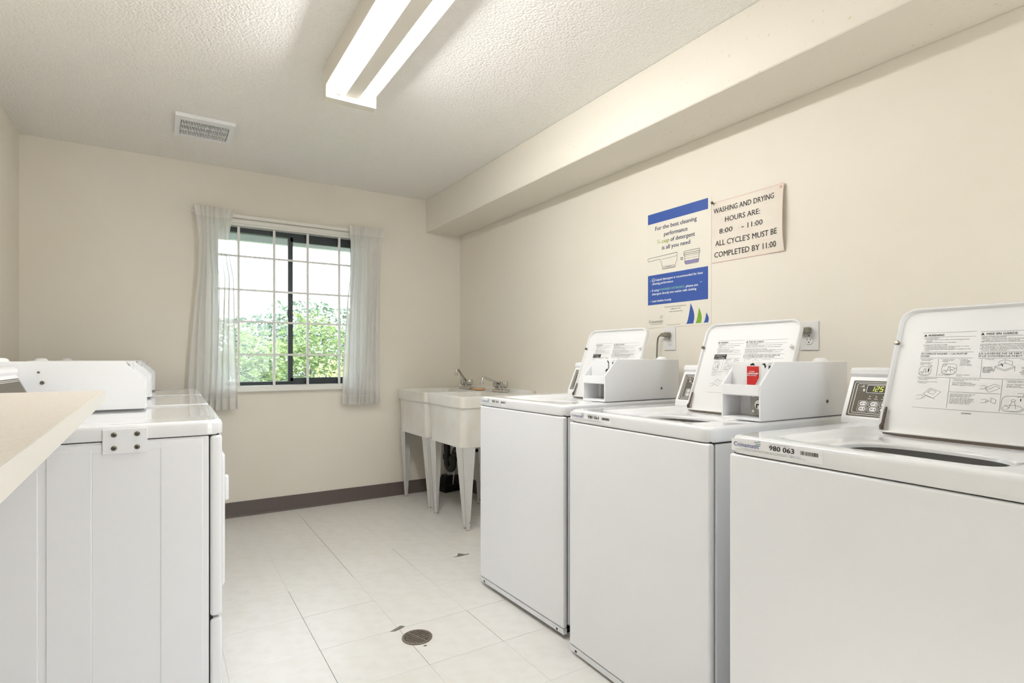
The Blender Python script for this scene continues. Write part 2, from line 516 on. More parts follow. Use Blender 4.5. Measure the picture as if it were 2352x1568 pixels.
for (x0, x1, z0, z1) in ((MX - .017, MX + .017, iz0 + .026, iz1 - .03), (ix1 - .055, ix1 - .03, iz0 + .026, iz1 - .03), (MX, ix1 - .03, iz1 - .062, iz1 - .03), (MX, ix1 - .03, iz0 + .02, iz0 + .05)):
    s2.box(x0 - cx, x1 - cx, FY0 - 0.004 - cy, FY0 + 0.022 - cy, z0 - cz, z1 - cz)
sash = s2.build('sash', M['bronze'], win)
wbox('latch', M['bronze'], MX - 0.022, MX + 0.0, FY0 - 0.016, FY0 - 0.004, 1.42, 1.48, bev=0.003)
wbox('pane', M['glass'], ix0 + .03, MX, FY0 + 0.032, FY0 + 0.036, iz0 + .026, iz1 - .034)
wbox('pane', M['glass'], MX + .017, ix1 - .055, FY0 + 0.008, FY0 + 0.012, iz0 + .05, iz1 - .062)

gr = empty('security_grille', (0.803, YB + 0.03, WZ0), 0, 'white painted security bars in a square grid across the window', 'window bars')
BY = 0.0
for k in range(-2, 3):
    pass
for bx in (0.451, 0.6855, 0.920, 1.1545):
    w = 0.0080
    box_obj('bar', M['bars'], gr, bx - .803 - w, bx - .803 + w, BY - w, BY + w, 0.003, WZ1 - WZ0 - 0.013)
for bz in (1.837, 1.600, 1.375, 1.141):
    w = 0.0070
    box_obj('bar', M['bars'], gr, WX0 + .013 - .803, WX1 - .013 - .803, BY - 0.016, BY - 0.0082, bz - WZ0 - w, bz - WZ0 + w)

# ------------------------------------------------------------------ curtain rod and curtains
rod = empty('curtain_rod', (0.82, YB, 2.105), 0, 'flat white curtain rod above the window', 'curtain rod')
CY = YB - 0.034
box_obj('rail', M['whitepaint'], rod, 0.165 - .82, 1.47 - .82, CY - YB - 0.006, CY - YB + 0.002, -0.012, 0.012, 0.003)
for xx in (0.165, 1.47):
    box_obj('bracket', M['whitepaint'], rod, xx - .82 - 0.003, xx - .82 + 0.003, CY - YB - 0.002, -0.0005, -0.012, 0.012)
hb = struct(MB().box(0.30, 1.31, YB - 0.012, YB + 0.0005, 2.062, 2.092, 0.003, 1).build('trim_2', M['whitepaint']), 'thin white head trim over the window', 'trim')

def curtain(label, xl, xr, ztop, zbot, seed, nfold):
    """xl(t), xr(t): side edges as functions of t (0 top, 1 bottom)."""
    rnd = random.Random(seed)
    root = empty('curtain', ((xl(0) + xr(0)) / 2, YB - 0.05, zbot), 0, label, 'curtain', 'sheer curtains at the window')
    ox, oy, oz = root.location
    ph = [rnd.uniform(-0.35, 0.35) for _ in range(64)]
    nu, nv = 110, 44
    def pt(s, t, dy=0.0):
        k = s * nfold
        w = math.sin(2 * math.pi * k + ph[int(k) % 64] * math.sin(math.pi * (k % 1)))
        amp = (0.009 + 0.021 * min(1, t * 3.0)) * (0.75 + 0.4 * math.sin(3.1 * k + seed))
        x = xl(t) + (xr(t) - xl(t)) * s + 0.010 * min(1, t * 2) * math.sin(2 * math.pi * k * 1.0 + 1.3) + 0.006 * math.sin(5 * t + 9 * s)
        y = YB - 0.082 + w * amp * -1 + 0.006 * math.sin(2.6 * t + 4 * s) + dy
        z = ztop + (zbot - ztop) * t - 0.004 * math.sin(7 * s + seed) * t
        return (x - ox, y - oy, z - oz)
    def sheet(name, m, t0, t1, n, dy):
        vs = [pt(i / nu, t0 + (t1 - t0) * j / n, dy) for j in range(n + 1) for i in range(nu + 1)]
        fs = [(j * (nu + 1) + i, j * (nu + 1) + i + 1, (j + 1) * (nu + 1) + i + 1, (j + 1) * (nu + 1) + i) for j in range(n) for i in range(nu)]
        return MB().add(vs, fs, True).build(name, m, root, angle=180)
    sheet('fabric', M['curtain'], 0.0, 1.0, nv, 0.0)
    sheet('hem', M['hem'], 1 - 0.055, 1.0, 4, -0.0012)
    sheet('heading', M['hem'], 0.0, 0.048, 4, -0.0012)
    return root
curtain('sheer white pleated curtain behind the dryers, at the window side nearer them',
        lambda t: 0.172 - 0.0 + 0.035 * math.sin(min(t * 6, 1.57)) - 0.085 * t, lambda t: 0.412 - 0.03 * math.sin(min(t * 9, 3.14)) + 0.022 * t, 2.137, 0.765, 3, 7.5)
curtain('sheer white pleated curtain at the window side nearer the sinks',
        lambda t: 1.205 + 0.012 * math.sin(min(t * 8, 3.14)) - 0.062 * t, lambda t: 1.484 - 0.032 * math.sin(min(t * 9, 1.57)) - 0.012 * t, 2.130, 0.762, 11, 8.5)

# ------------------------------------------------------------------ ceiling lights
FX, FL = 0.735, 1.30
cl = empty('ceiling_light', (FX, 2.60, H), 0, 'bare two-tube fluorescent ceiling light above the aisle', 'ceiling light')
prof = [(-.115, 0), (-.115, -.094), (-.111, -.094), (-.104, -.074), (-.040, -.074), (-.032, -.125), (.032, -.125), (.040, -.074), (.104, -.074), (.111, -.094), (.115, -.094), (.115, 0)]
MB().prism(prof, -FL + .05, -.05, 'y').build('housing', M['lamp'], cl)
for y0, y1 in ((-.05, 0), (-FL, -FL + .05)):
    box_obj('end_cap', M['lamp'], cl, -.116, .116, y0, y1, -.150, 0, .003)
for sx in (-1, 1):
    MB().tube([(sx * .059, -FL + .064, -.107), (sx * .059, -.064, -.107)], .019, 18).build('tube', M['tube'], cl)
    for yy in (-.057, -FL + .057):
        MB().lathe([(.021, -.007), (.023, -.004), (.023, .007), (0, .007)], (sx * .059, yy, -.107), 20, 'y').build('lamp_holder', M['plastic'], cl)

# ------------------------------------------------------------------ exhaust fan grille
vg = empty('ceiling_vent', (0.20, 3.63, H), R(0.6), 'white slotted exhaust fan grille on the ceiling', 'vent')
hx, hy = 0.146, 0.155
fm = MB()
for (x0, x1, y0, y1) in ((-hx, -.118, -hy, hy), (.118, hx, -hy, hy), (-.118, .118, -hy, -.103), (-.118, .118, .118, hy)):
    fm.box(x0, x1, y0, y1, -.020, -.0005)
fm.build('frame', M['plastic'], vg)
bm_ = MB()
for i in range(32):
    x = -.118 + .236 * i / 31
    bm_.box(x - .0021, x + .0021, -.103, .118, -.020, -.010)
for y in (-.035, .045):
    bm_.box(-.118, .118, y - .004, y + .004, -.0205, -.010)
tag(bm_.build('grille_bars', M['plastic'], vg), kind='stuff')
box_obj('fan_box', M['fan'], vg, -.118, .118, -.103, .118, -.003, -.0006)

# ================================================================== SHARED MACHINE PARTS
U, V = (0, -1, 0), (0, 0, 1)
def front_mtx(a, b, z, lift=0.0005):
    return plane_mtx((a, -b, z), U, V, lift)

def disc(parent, name, m, a, b, z, r, t, axis='x', n=20):
    """small round screw, lock or button; axis x faces the aisle, y faces the machine's side, z up"""
    if axis == 'x':
        return MB().lathe([(0, -t), (r * .8, -t), (r, -t * .6), (r, 0)], (a, -b, z), n, 'x').build(name, m, parent)
    if axis == 'y':
        return MB().lathe([(0, -t), (r * .8, -t), (r, -t * .6), (r, 0)], (a, -b, z), n, 'y').build(name, m, parent)
    return MB().lathe([(r, 0), (r, t * .6), (r * .8, t), (0, t)], (a, -b, z), n, 'z').build(name, m, parent)

def coin_box(parent, W, zt, variant, near_screws):
    a0, a1, b0, b1 = .222, .685, W - .142, W - .002
    z0, zm, z1 = zt + .002, zt + .110, zt + .180
    w = .006
    cb = MB()
    side = [(a0, z0), (a0, zm), (a0 + .068, z1), (a1, z1), (a1, z0)]
    for bb in (b0, b1 - w):
        cb.prism(side, -bb, -bb - w, 'y')
    cb.box(a0 + .068, a1, -b0 - w, -b1 + w, z1 - w, z1)                       # top
    cb.box(a1 - w, a1, -b0 - w, -b1 + w, z0, z1 - w)                          # back
    cb.box(a0, a1 - w, -b0 - w, -b1 + w, z0, z0 + .008)                       # floor with lip
    cb.box(a0 - .001, a0 + .007, -b0 - w, -b1 + w, zm - .032, zm)             # visor
    cb.box(a0 + .007, a0 + .075, -b0 - w, -b1 + w, zm - .034, zm - .030)      # shelf behind the visor
    cb.box(a0 + .044, a0 + .048, -b0 - w, -b1 + w, zm - .030, z1 - .004)      # upright coin plate inside the sloped cut
    cb.box(a0 + .062, a0 + .074, -b0 - w, -b1 + w, z1 - .013, z1)             # top edge of the slope
    cb.box(a0 + .085, a0 + .088, -b0 - w, -b1 + w, z0 + .008, zm - .034)      # back of the coin vault recess
    body = cb.build('coin_box', M['plastic'], parent)
    bv_ = body.modifiers.new('edge_round', 'BEVEL'); bv_.width = .0016; bv_.segments = 2; bv_.limit_method = 'ANGLE'; bv_.angle_limit = R(30)
    sm = lambda lift: front_mtx(a0 + .044, b0, zm, lift)
    if variant == 'sticker':
        Print().poly([(.070, .050), (.074, .063), (.084, .067), (.088, .062), (.092, .050), (.086, .050), (.082, .060)]).build('coin_slot', M['dark'], body, sm(.0006))
        Print().poly([(.112, .063), (.124, .066), (.128, .056), (.124, .050), (.121, .060)]).build('coin_slot', M['dark'], body, sm(.0006))
    else:
        Print().poly([(.104, .066), (.114, .064), (.118, .056), (.118, .030), (.114, .030), (.114, .052), (.110, .060)]).build('coin_slot', M['dark'], body, sm(.0006))
        Print().poly([(.096, .022), (.104, .030), (.114, .030), (.108, .024), (.099, .016)]).build('coin_return', M['dark'], body, sm(.0006))
    if variant == 'sticker':
        Print().poly([(.0585, -.004), (.0585, .0585), (.1065, .0585), (.1065, .020), (.093, -.004)]).build('sticker_border', M['white'], body, sm(.0010))
        Print().poly([(.062, -.001), (.062, .056), (.104, .056), (.104, .021), (.091, -.001)]).build('red_sticker', M['red'], body, sm(.0014))
        P = Print()
        P.text('COIN', 0, .037, .0052, .018, .01, center=.080).text('RELEASE', 0, .026, .0052, .032, .01, center=.080)
        P.rect(.065, .097, .0328, .0352).poly([(.096, .0305), (.103, .034), (.096, .0375)])
        P.build('sticker_lettering', M['white'], body, sm(.0020))
        box_obj('lock_plate', M['steel'], body, a0 + .060, a0 + .064, -b0 - .062, -b1 + w, z0 + .016, zm - .034)
        disc(body, 'lock', M['chrome'], a0 + .060, b0 + .098, z0 + .046, .018, .010)
        P = Print().rect(-.009, .009, -.002, .002).rect(-.009, -.005, -.010, .0)
        P.build('keyhole', M['dark'], body, front_mtx(a0 + .050, b0 + .098, z0 + .046, .0006))
        for dz in (.024, .072):
            disc(body, 'bolt', M['chrome'], a0 + .060, b0 + .073, z0 + dz, .005, .003, n=12)
    else:
        box_obj('vault_door', M['steel'] if variant == 'grey' else M['plastic'], body, a0 + .070, a0 + .073, -b0 - .040, -b1 + w, z0 + .010, zm - .034)
        P = Print().line([(.05, .060), (.13, .060)], .0012)
        P.build('vault_seam', M['ink_grey'], body, front_mtx(a0 + .070, b0, z0, .0006))
    MB().lathe([(.026, 0), (.022, .007), (.014, .0125), (0, .0125)], (a0 + .425, -(b0 + b1) / 2, z1), 20).build('lock_cap', M['plastic'], body)
    for (aa, zz, r) in near_screws:
        if W > .68:                                   # dryers: the side seen is the left one
            disc(body, 'side_screw', M['screw'], aa, b0, zz, r, -.003, 'y', 14)
        else:
            disc(body, 'side_screw', M['screw'], aa, b1, zz, r, .003, 'y', 14)
    return body

def console(parent, W, zt, lit, b0=.012):
    b1 = W - .144
    z0 = zt - .002
    prof = [(.533, z0), (.535, z0 + .016), (.590, z0 + .136), (.586, z0 + .146), (.588, z0 + .158), (.597, z0 + .164), (.700, z0 + .164), (.700, z0)]
    con = MB().prism(prof, -b0, -b1, 'y').build('control_console', M['plastic'], parent)
    dirv = Vector((.055, 0, .120)).normalized()
    L = .132
    o = Vector((.535, -b0, z0 + .016))
    w = b1 - b0
    mt = lambda lift: plane_mtx(o, U, dirv, lift)
    Print().poly(rr(.012, w - .006, .006, L - .012, .004)).build('overlay', M['overlay'], con, mt(.0006))
    P = Print()
    P.rrect(.018, w - .012, .011, L - .017, .005, .0016).rrect(.026, w - .020, .017, L - .022, .005, .0016)
    P.rrect(.055, .132, .082, .106, .003, .0014)
    for bu in (.063, .081, .1, .13): P.rect(bu, bu + .010, .062, .0635)
    for bu in (.068, .086, .105): P.poly([(bu + .0018 * math.cos(a * .785), .070 + .0018 * math.sin(a * .785)) for a in range(8)])
    P.line([(.034, .101), (.040, .101), (.044, .106), (.046, .098), (.040, .101)], .0012).poly([(.044, .092), (.049, .094), (.050, .086), (.046, .085)])
    P.build('panel_graphics', M['white'], con, mt(.0010))
    for i, bu in enumerate((.038, .068, .098)):
        for bv in (.024, .041):
            Print().poly(rr(bu + .006, bu + .026, bv, bv + .012, .0058, 6)).build('button', M['plastic'], con, mt(.0012))
            P = Print().rrect(bu + .002, bu + .0285, bv - .0022, bv + .0142, .005, .0009)
            P.build('button_outline', M['white'], con, mt(.0013))
            P = Print().rect(bu + .009, bu + .018, bv + .0065, bv + .008).rect(bu + .009, bu + .016, bv + .004, bv + .0055).poly(rr(bu + .0205, bu + .0235, bv + .003, bv + .0085, .0014, 3))
            P.build('button_mark', M['ink_grey'], con, mt(.0016))
    Print().poly(rr(.0557, .1313, .0827, .1053, .002)).build('display', M['display'], con, mt(.0009))
    if lit:
        P = Print()
        seg = {'1': 'bc', '2': 'abged', '5': 'afgcd'}
        for k, ch in enumerate('125'):
            x, y, sw, sh = .066 + .0125 * k, .087, .0075, .0072
            sk = lambda u, v: (u + (v - y) * .18, v)
            seglines = dict(a=((x, y + 2 * sh), (x + sw, y + 2 * sh)), g=((x, y + sh), (x + sw, y + sh)), d=((x, y), (x + sw, y)),
                            f=((x, y + sh), (x, y + 2 * sh)), b=((x + sw, y + sh), (x + sw, y + 2 * sh)), e=((x, y), (x, y + sh)), c=((x + sw, y), (x + sw, y + sh)))
            for c in seg[ch]:
                P.line([sk(*q) for q in seglines[c]], .0013)
        P.build('display_digits', M['digit'], con, mt(.0016))
    return con

# ------------------------------------------------------------------ lid print (lid plane: u across, v up from hinge)
class Pieces:
    """each heading or mark is a piece of its own"""
    def __init__(s, name):
        s.name = name; s.all = []
    def __getattr__(s, fn):
        def go(*a, **k):
            p = Print(); getattr(p, fn)(*a, **k); s.all.append(p); return s
        return go

def lid_print(black_label):
    P = Print(); G = Print(); Wt = Print(); K = Pieces('print_heading'); DR = []
    uE, uF, eE, eF = .068, .198, .186, .365
    def hl(u0, u1, v, w=.0006): G.rect(u0, u1, v - w / 2, v + w / 2)
    def vl(u0, u1, v0, v1): G.line([(u0, v0), (u1, v1)], .0006)
    hl(uE - .004, eE, .3000); hl(uF - .004, eF, .2985)
    def tri(u, v): K.poly([(u, v), (u + .008, v), (u + .004, v + .0068)])
    tri(uE - .002, .2895); K.text('WARNING', uE + .008, .2895, .0060, .038, .015)
    tri(uF - .003, .2888); K.text('MISE EN GARDE', uF + .009, .2888, .0060, .062, .015)
    hl(uE, eE, .2865); hl(uF, eF, .2855)
    c = .0030
    def row(body, u, v, w, bold=0.0): P.text(body, u, v, c, w, bold)
    row('FOR YOUR SAFETY:', uE, .2815, .036)
    row('DO NOT reach into the washer until all moving parts have', uE + .006, .2775, .098)
    row('stopped.', uE + .007, .2735, .014)
    row('DO NOT let children play in or on the washer.', uE + .005, .2695, .072)
    row('TO REDUCE THE RISK OF FIRE:', uE, .2620, .058)
    row('DO NOT put flammable liquids, cleaning solvents, or articles', uE + .004, .2578, .102)
    row('soaked with these substances in the washer.', uE + .007, .2538, .070)
    row('DO NOT put articles soiled with vegetable or cooking oil in the', uE + .004, .2498, .106)
    row('washer.', uE + .007, .2460, .012)
    row('POUR VOTRE SÉCURITÉ:', uF, .2808, .050)
    row('NE PAS mettre la main dans la laveuse avant que toutes les pièces', uF, .2768, .150)
    row('mobiles ne soient pas en mouvement.', uF + .004, .2728, .074)
    row('NE PAS permettre aux enfants de jouer dans ou sur la laveuse.', uF, .2690, .146)
    row("POUR RÉDUIRE LES RISQUES D'INCENDIE:", uF, .2612, .092)
    row('NE PAS mettre dans la laveuse de liquides inflammables, de produits', uF, .2570, .158)
    row('de nettoyage ou articles trempés de ces substances.', uF + .004, .2530, .112)
    row("NE PAS mettre d'articles tachés d'huile végétale ou d'huile de", uF, .2490, .150)
    row('cuisson dans la laveuse.', uF + .004, .2452, .052)
    hl(uE, eE, .2425); hl(uF, eF, .2422)
    c2 = .0044
    if not black_label:
        K.text('TO OPERATE WASHER — LID MUST BE', uE - .001, .2355, c2, .106, .008)
        K.text('CLOSED', uE - .001, .2288, c2, .022, .008)
    else:
        K.rect(uE - .004, uE + .054, .2215, .2415)
        Wt.text('TO OPERATE WASHER', uE - .001, .2365, .0026, .048, .01)
        Wt.text('LID MUST BE', uE - .001, .2315, .0026, .034, .01)
        Wt.text('CLOSED', uE + .020, .2265, .0026, .026, .01)
        Wt.text('POUR METTRE EN MARCHE', uE - .001, .2232, .0020, .050, .01)
    K.text('LA LAVEUSE NE SE MET PAS EN MARCHE', uF, .2352, c2, .150, .008)
    K.text("SI LE COUVERCLE N'EST PAS FERMÉ", uF, .2285, c2, .128, .008)
    hl(uE - .001, eE, .2255); hl(uF, eF, .2250)
    # first picture row
    c = .0026
    row('1 Measure detergent', uE + .001, .2205, .030); row('into wash tub', uE + .004, .2172, .020)
    row('Verser une dose de', uE + .002, .2108, .028); row('détergent dans la', uE + .002, .2075, .026); row('cuve.', uE + .002, .2042, .009)
    vl(.1115, .1130, .2225, .1720)
    row('2. Load dry clothes', .118, .2205, .030); row('loosely into the', .121, .2172, .024); row('wash tub.', .121, .2139, .014)
    row('2. Charger la', .158, .2205, .018); 
    for k, (s_, w_) in enumerate((('cuve de linge', .020), ('sec en vérifiant', .022), ('à ce que les', .018), ('articles ne soient', .022), ('pas trop comprimés', .026))): row(s_, .161, .2172 - .0033 * k, w_)
    row('Do not overload.', .118, .1760, .026); row('Ne pas surcharger', .158, .1775, .028); row('la cuve.', .158, .1742, .011)
    vl(.2065, .2090, .2225, .1710)
    row('3. Close lid.', .213, .2205, .018); row('3. Fermer le couvercle.', .282, .2200, .034)
    for k, (s_, w_) in enumerate((('LID MUST', .019), ('BE CLOSED', .021), ('TO OPERATE', .023), ('WASHER', .016))): K.text(s_, .2115, .1985 - .0042 * k, .0029, w_, .008)
    for k, (s_, w_) in enumerate((('LE COUVERCLE', .030), ('DOIT ÊTRE', .021), ('FERMÉ POUR', .026), ('POUVOIR METTRE', .034), ('LA LAVEUSE EN', .030), ('MARCHE.', .018))): K.text(s_, 0, .1985 - .0040 * k, .0029, w_, .008, center=.302)
    hl(uE + .001, eF, .1700)
    # second picture row
    row('4 Set wash temperature and/or fabric', uE + .003, .1655, .046); row('selector switches.', uE + .005, .1620, .022)
    row("Sélectionner le type de tissu et/ou", uE + .003, .1560, .046); row('la température.', uE + .006, .1525, .020)
    vl(.1450, .1487, .1690, .0860)
    row('5 Place coins in coin slide. Press START pad', .152, .1650, .056); row('and watch display.', .153, .1615, .024)
    row('Placer des pièces dans la fente.', .152, .1560, .042); row('Appuyer sur le bouton de démarrage', .152, .1525, .050); row('(START) ou clignotement du témoin.', .152, .1490, .048)
    hl(.148, .2540, .1310)
    row('Insert card into slot. Press START pad', .152, .1245, .052); row('when flashing. Remove card when', .152, .1210, .046); row('REMOVE CARD light comes on.', .152, .1175, .042)
    for k, (s_, w_) in enumerate((('Insérer la carte dans la fente. Appuyer', .052), ('sur le bouton de démarrage (START)', .050), ('au clignotement du témoin. Enlever la', .052), ('carte lorsque le témoin REMOVE', .046), ('CARD (enlever la carte) s’allume.', .044))): row(s_, .152, .1130 - .0034 * k, w_)
    vl(.2540, .2572, .1685, .0855)
    row('6 Add fabric softener when', .262, .1645, .042); row('RINSE light comes on.', .265, .1610, .034)
    row('Ajouter l’assouplissant', .264, .1555, .036); row('lorsque le voyant', .264, .1520, .026); row('du RINÇAGE s’allume.', .264, .1485, .032)
    hl(uE + .002, eF, .0830)
    P.text('200888', .182, .0735, .0036, .021, .006)
    # line drawings
    def ell(cu, cv, a, b, n=20, a0=0, a1=360): return [(cu + a * math.cos(R(a0 + (a1 - a0) * i / n)), cv + b * math.sin(R(a0 + (a1 - a0) * i / n))) for i in range(n + 1)]
    w = .0006
    def nd():
        DR.append(Print()); return DR[-1]
    def wash(cu, cv, r):
        DR[-1].line(rr(cu - r, cu + r, cv - r * .85, cv + r * .95, r * .5, 4), w, True)
        DR[-1].line(ell(cu, cv - r * .45, r * .85, r * .35), w)
        DR[-1].line([(cu - r * .3, cv - r * .5), (cu - r * .12, cv + r * .3), (cu + r * .12, cv + r * .3), (cu + r * .3, cv - r * .5)], w)
        DR[-1].line(ell(cu, cv + r * .42, r * .18, r * .14, 10), w)
        DR[-1].line([(cu - r * .7, cv - r * .1), (cu - r * .3, cv - r * .4), (cu - r * .5, cv - r * .6)], w)
    def hand(cu, cv, s):
        DR[-1].line([(cu - s, cv + s * .3), (cu - s * .2, cv + s * .5), (cu + s * .3, cv + s * .2), (cu + s * .6, cv + s * .1), (cu + s * .3, cv - s * .1), (cu, cv), (cu + s * .2, cv - s * .3), (cu - s * .2, cv - s * .4), (cu - s, cv - s * .5)], w)
    nd(); wash(uE + .016, .1870, .014)
    hand(uE + .028, .2020, .007)
    K.poly(ell(uE + .0245, .1905, .0016, .0055, 12)[:-1])
    nd(); wash(.139, .1930, .0165); hand(.129, .2050, .007); hand(.150, .1960, .007)
    # washer with open lid
    nd(); DR[-1].line([(.235, .2030), (.255, .1940), (.274, .2030), (.255, .2120)], w, True)
    DR[-1].line([(.2355, .2000), (.255, .1905), (.2735, .2000)], w)
    DR[-1].line([(.2415, .2055), (.2420, .2160), (.2530, .2215), (.2535, .2110)], w, True)
    DR[-1].line([(.254, .2205), (.268, .2160), (.268, .2065)], w); DR[-1].line([(.235, .203), (.2345, .190)], w); DR[-1].line([(.274, .203), (.2745, .190)], w)
    K.line([(.2455, .210), (.249, .208), (.250, .203)], .0018)
    # control panel pressed by a hand, coin slide, card, tub
    nd(); DR[-1].line([(.090, .122), (.105, .139), (.130, .130), (.115, .111)], w, True); DR[-1].line([(.1, .127), (.107, .1345), (.120, .1300), (.1125, .1215)], w, True)
    DR[-1].line([(.094, .1185), (.119, .1095)], w); hand(.088, .113, .013)
    nd(); DR[-1].line([(.225, .139), (.243, .151), (.252, .146), (.232, .134)], w, True); DR[-1].line([(.225, .139), (.225, .146), (.240, .156), (.252, .152)], w); hand(.222, .147, .010)
    nd(); DR[-1].line([(.238, .120), (.248, .115), (.247, .105), (.238, .109)], w, True); hand(.228, .111, .010)
    nd(); wash(.281, .106, .022); hand(.297, .130, .010); K.poly(ell(.2945, .118, .001, .004, 10)[:-1])
    nd(); DR[-1].line([(.307, .092), (.305, .104), (.310, .112), (.311, .116), (.319, .116), (.320, .112), (.325, .104), (.323, .092)], w, True)
    out = [('fine_print', P.mesh('fine_print', M['ink_grey']), .0003), ('print_rules', G.mesh('print_rules', M['ink_grey']), .0003)]
    out += [('print_heading', k.mesh('print_heading', M['ink']), .0004) for k in K.all]
    out += [('line_drawing', k.mesh('line_drawing', M['ink_grey']), .0003) for k in DR]
    if black_label: out.append(('label_lettering', Wt.mesh('label_lettering', M['white']), .0009))
    return out

LID_PRINT = {False: lid_print(False), True: lid_print(True)}
LW, LH, PHI = .412, .373, R(21)

def super_ring(ca, cb, ha, hb, n, z, N=128):
    out = []
    for k in range(N):
        an = 2 * math.pi * (k + .5) / N
        c, s = math.cos(an), math.sin(an)
        # direction chosen on the unit square so corners stay sharp for every ring
        m = max(abs(c), abs(s)); c, s = c / m, s / m
        r = (abs(c) ** n + abs(s) ** n) ** (-1.0 / n)
        out.append((ca + ha * c * r, -(cb + hb * s * r), z))
    return out

def washer(label, loc, rz, number, black_label, box_variant, lid_b, lit, con_b):
    W, D, ZT = .655, .71, .921
    root = empty('washing_machine', loc, rz, label, 'washing machine', 'top-load washers along the wall')
    body = MB().box(.024, D, 0, -W, .045, .872, .006).build('cabinet', M['enamel'], root)
    box_obj('seam_shade', M['dark'], body, .018, .030, -.006, -W + .006, .05, .868)  # dark strip painting the shade in the front panel seam
    box_obj('top_gap_shade', M['dark'], body, .012, D - .01, -.008, -W + .008, .868, .885)  # shade of the gap below the top deck, put in as dark colour
    fp = MB().box(0, .0215, -.001, -W + .001, .036, .874, .0075, 3).build('front_panel', M['enamel'], root)
    toe = MB().prism([(.004, .012), (.001, .034), (.020, .034), (.020, .012)], -.004, -W + .004, 'y').build('toe_panel', M['enamel'], root)
    for bb in (.035, W - .05):
        Print().poly(rr(bb, bb + .011, .017, .026, .003)).build('slot', M['dark'], toe, front_mtx(.0025, 0, 0, .0012))
    for aa in (.06, D - .06):
        for bb in (.06, W - .06):
            MB().lathe([(.02, -loc[2]), (.02, .012 - loc[2]), (.008, .014), (.008, .05)], (aa, -bb, 0), 12).build('levelling_foot', M['dark'], root)
    # top deck: dished around the tub opening
    ca, cb = D / 2, W / 2
    oc, ob = .285, lid_b + LW / 2
    N = 128
    rings = [super_ring(ca, cb, D / 2 - .004, W / 2 - .004, 40, .876, N), super_ring(ca, cb, D / 2, W / 2, 40, .880, N), super_ring(ca, cb, D / 2, W / 2, 40, ZT - .012, N),
             super_ring(ca, cb, D / 2 - .001, W / 2 - .001, 38, ZT - .007, N), super_ring(ca, cb, D / 2 - .004, W / 2 - .004, 36, ZT - .003, N), super_ring(ca, cb, D / 2 - .008, W / 2 - .008, 34, ZT - .0008, N), super_ring(ca, cb, D / 2 - .013, W / 2 - .013, 30, ZT, N),
             super_ring(oc, ob, .245, LW / 2 + .026, 9, ZT, N), super_ring(oc, ob, .236, LW / 2 + .018, 8, ZT - .002, N), super_ring(oc, ob, .226, LW / 2 + .009, 8, ZT - .009, N),
             super_ring(oc, ob, .218, LW / 2 + .002, 7, ZT - .017, N), super_ring(oc, ob, .206, LW / 2 - .012, 6, ZT - .020, N), super_ring(oc - .015, ob, .158, .178, 3.2, ZT - .022, N),
             super_ring(oc - .035, ob, .124, .166, 2.8, ZT - .024, N), super_ring(oc - .035, ob, .117, .160, 2.8, ZT - .030, N), super_ring(oc - .035, ob, .117, .160, 2.8, ZT - .060, N)]
    top = MB().rings(rings).build('top_deck', M['enamel_top'], root, angle=60)
    tb = MB().rings([super_ring(oc - .01, ob, .165, .180, 2.3, ZT - .058, 64), super_ring(oc - .01, ob, .185, .20, 2.0, ZT - .075, 64), super_ring(oc - .01, ob, .215, .225, 2.0, ZT - .10, 64),
                     super_ring(oc - .01, ob, .215, .225, 2.0, ZT - .38, 64), super_ring(oc - .01, ob, .05, .05, 2.0, ZT - .40, 64)], cap1=True)
    tub = tb.build('wash_tub', M['tub'], root)
    MB().rings([super_ring(oc - .01, ob, .186, .200, 2.1, ZT - .080, 64), super_ring(oc - .01, ob, .172, .186, 2.1, ZT - .074, 64), super_ring(oc - .01, ob, .166, .180, 2.1, ZT - .084, 64), super_ring(oc - .01, ob, .170, .184, 2.1, ZT - .115, 64)]).build('balance_ring', M['steel'], tub)
    MB().lathe([(.11, -.38), (.07, -.33), (.045, -.2), (.035, -.12), (0, -.11)], (oc - .01, -ob, ZT), 24, flute=.06, nf=4).build('agitator', M['plastic'], root)
    # lid: shallow tray leaning back on the console
    lm = plane_mtx((.488, -lid_b, .905), U, (math.sin(PHI), 0, math.cos(PHI)))
    oo = rr(0, LW, 0, LH, .022, 5)
    def outline(ins, rt, rb):
        pts = []
        for cx_, cy_, a0, r in ((LW - ins - rb, ins + rb, -90, rb), (LW - ins - rt, LH - ins - rt, 0, rt), (ins + rt, LH - ins - rt, 90, rt), (ins + rb, ins + rb, 180, rb)):
            for i in range(9):
                a = R(a0 + 90 * i / 8); pts.append((cx_ + r * math.cos(a), cy_ + r * math.sin(a)))
        return pts
    def ring(ins, rt, rb, z): return [(u, v, z) for u, v in outline(ins, rt, rb)]
    lid = MB().rings([ring(.004, .040, .012, -.016), ring(0, .042, .014, -.012), ring(0, .042, .014, 0.002), ring(.003, .040, .012, .005), ring(.007, .037, .010, .004), ring(.010, .036, .009, -.006), ring(.030, .030, .008, -.009)], cap0=True, cap1=True)
    lid = lid.build('lid', M['lid'], root, angle=50)
    lid.matrix_local = lm
    zi = -.0088
    for nm, me, dz in LID_PRINT[black_label]:
        po_ = link_mesh(nm, me, lid, (0, 0, zi + dz))
        if nm in ('fine_print', 'print_rules', 'label_lettering'): tag(po_, kind='stuff')
    for uu, nm in ((.006, M['screw']), (LW - .024, M['outlet'])):
        MB().lathe([(.0, .010), (.005, .010), (.0065, .008), (.0065, 0)], (uu, .268, -.002), 14).build('bumper', nm, lid)
    MB().tube([(.012, .010, .004), (.012, .018, .008), (.012, .030, .003), (.012, .075, .001)], [.0055, .0055, .0035, .0025], 10).build('hinge_pin', M['gasket'], lid)
    MB().box(-.003, LW + .003, -.0075, .0005, -.015, .005, .002, 1).build('lid_gasket', M['gasket'], lid)
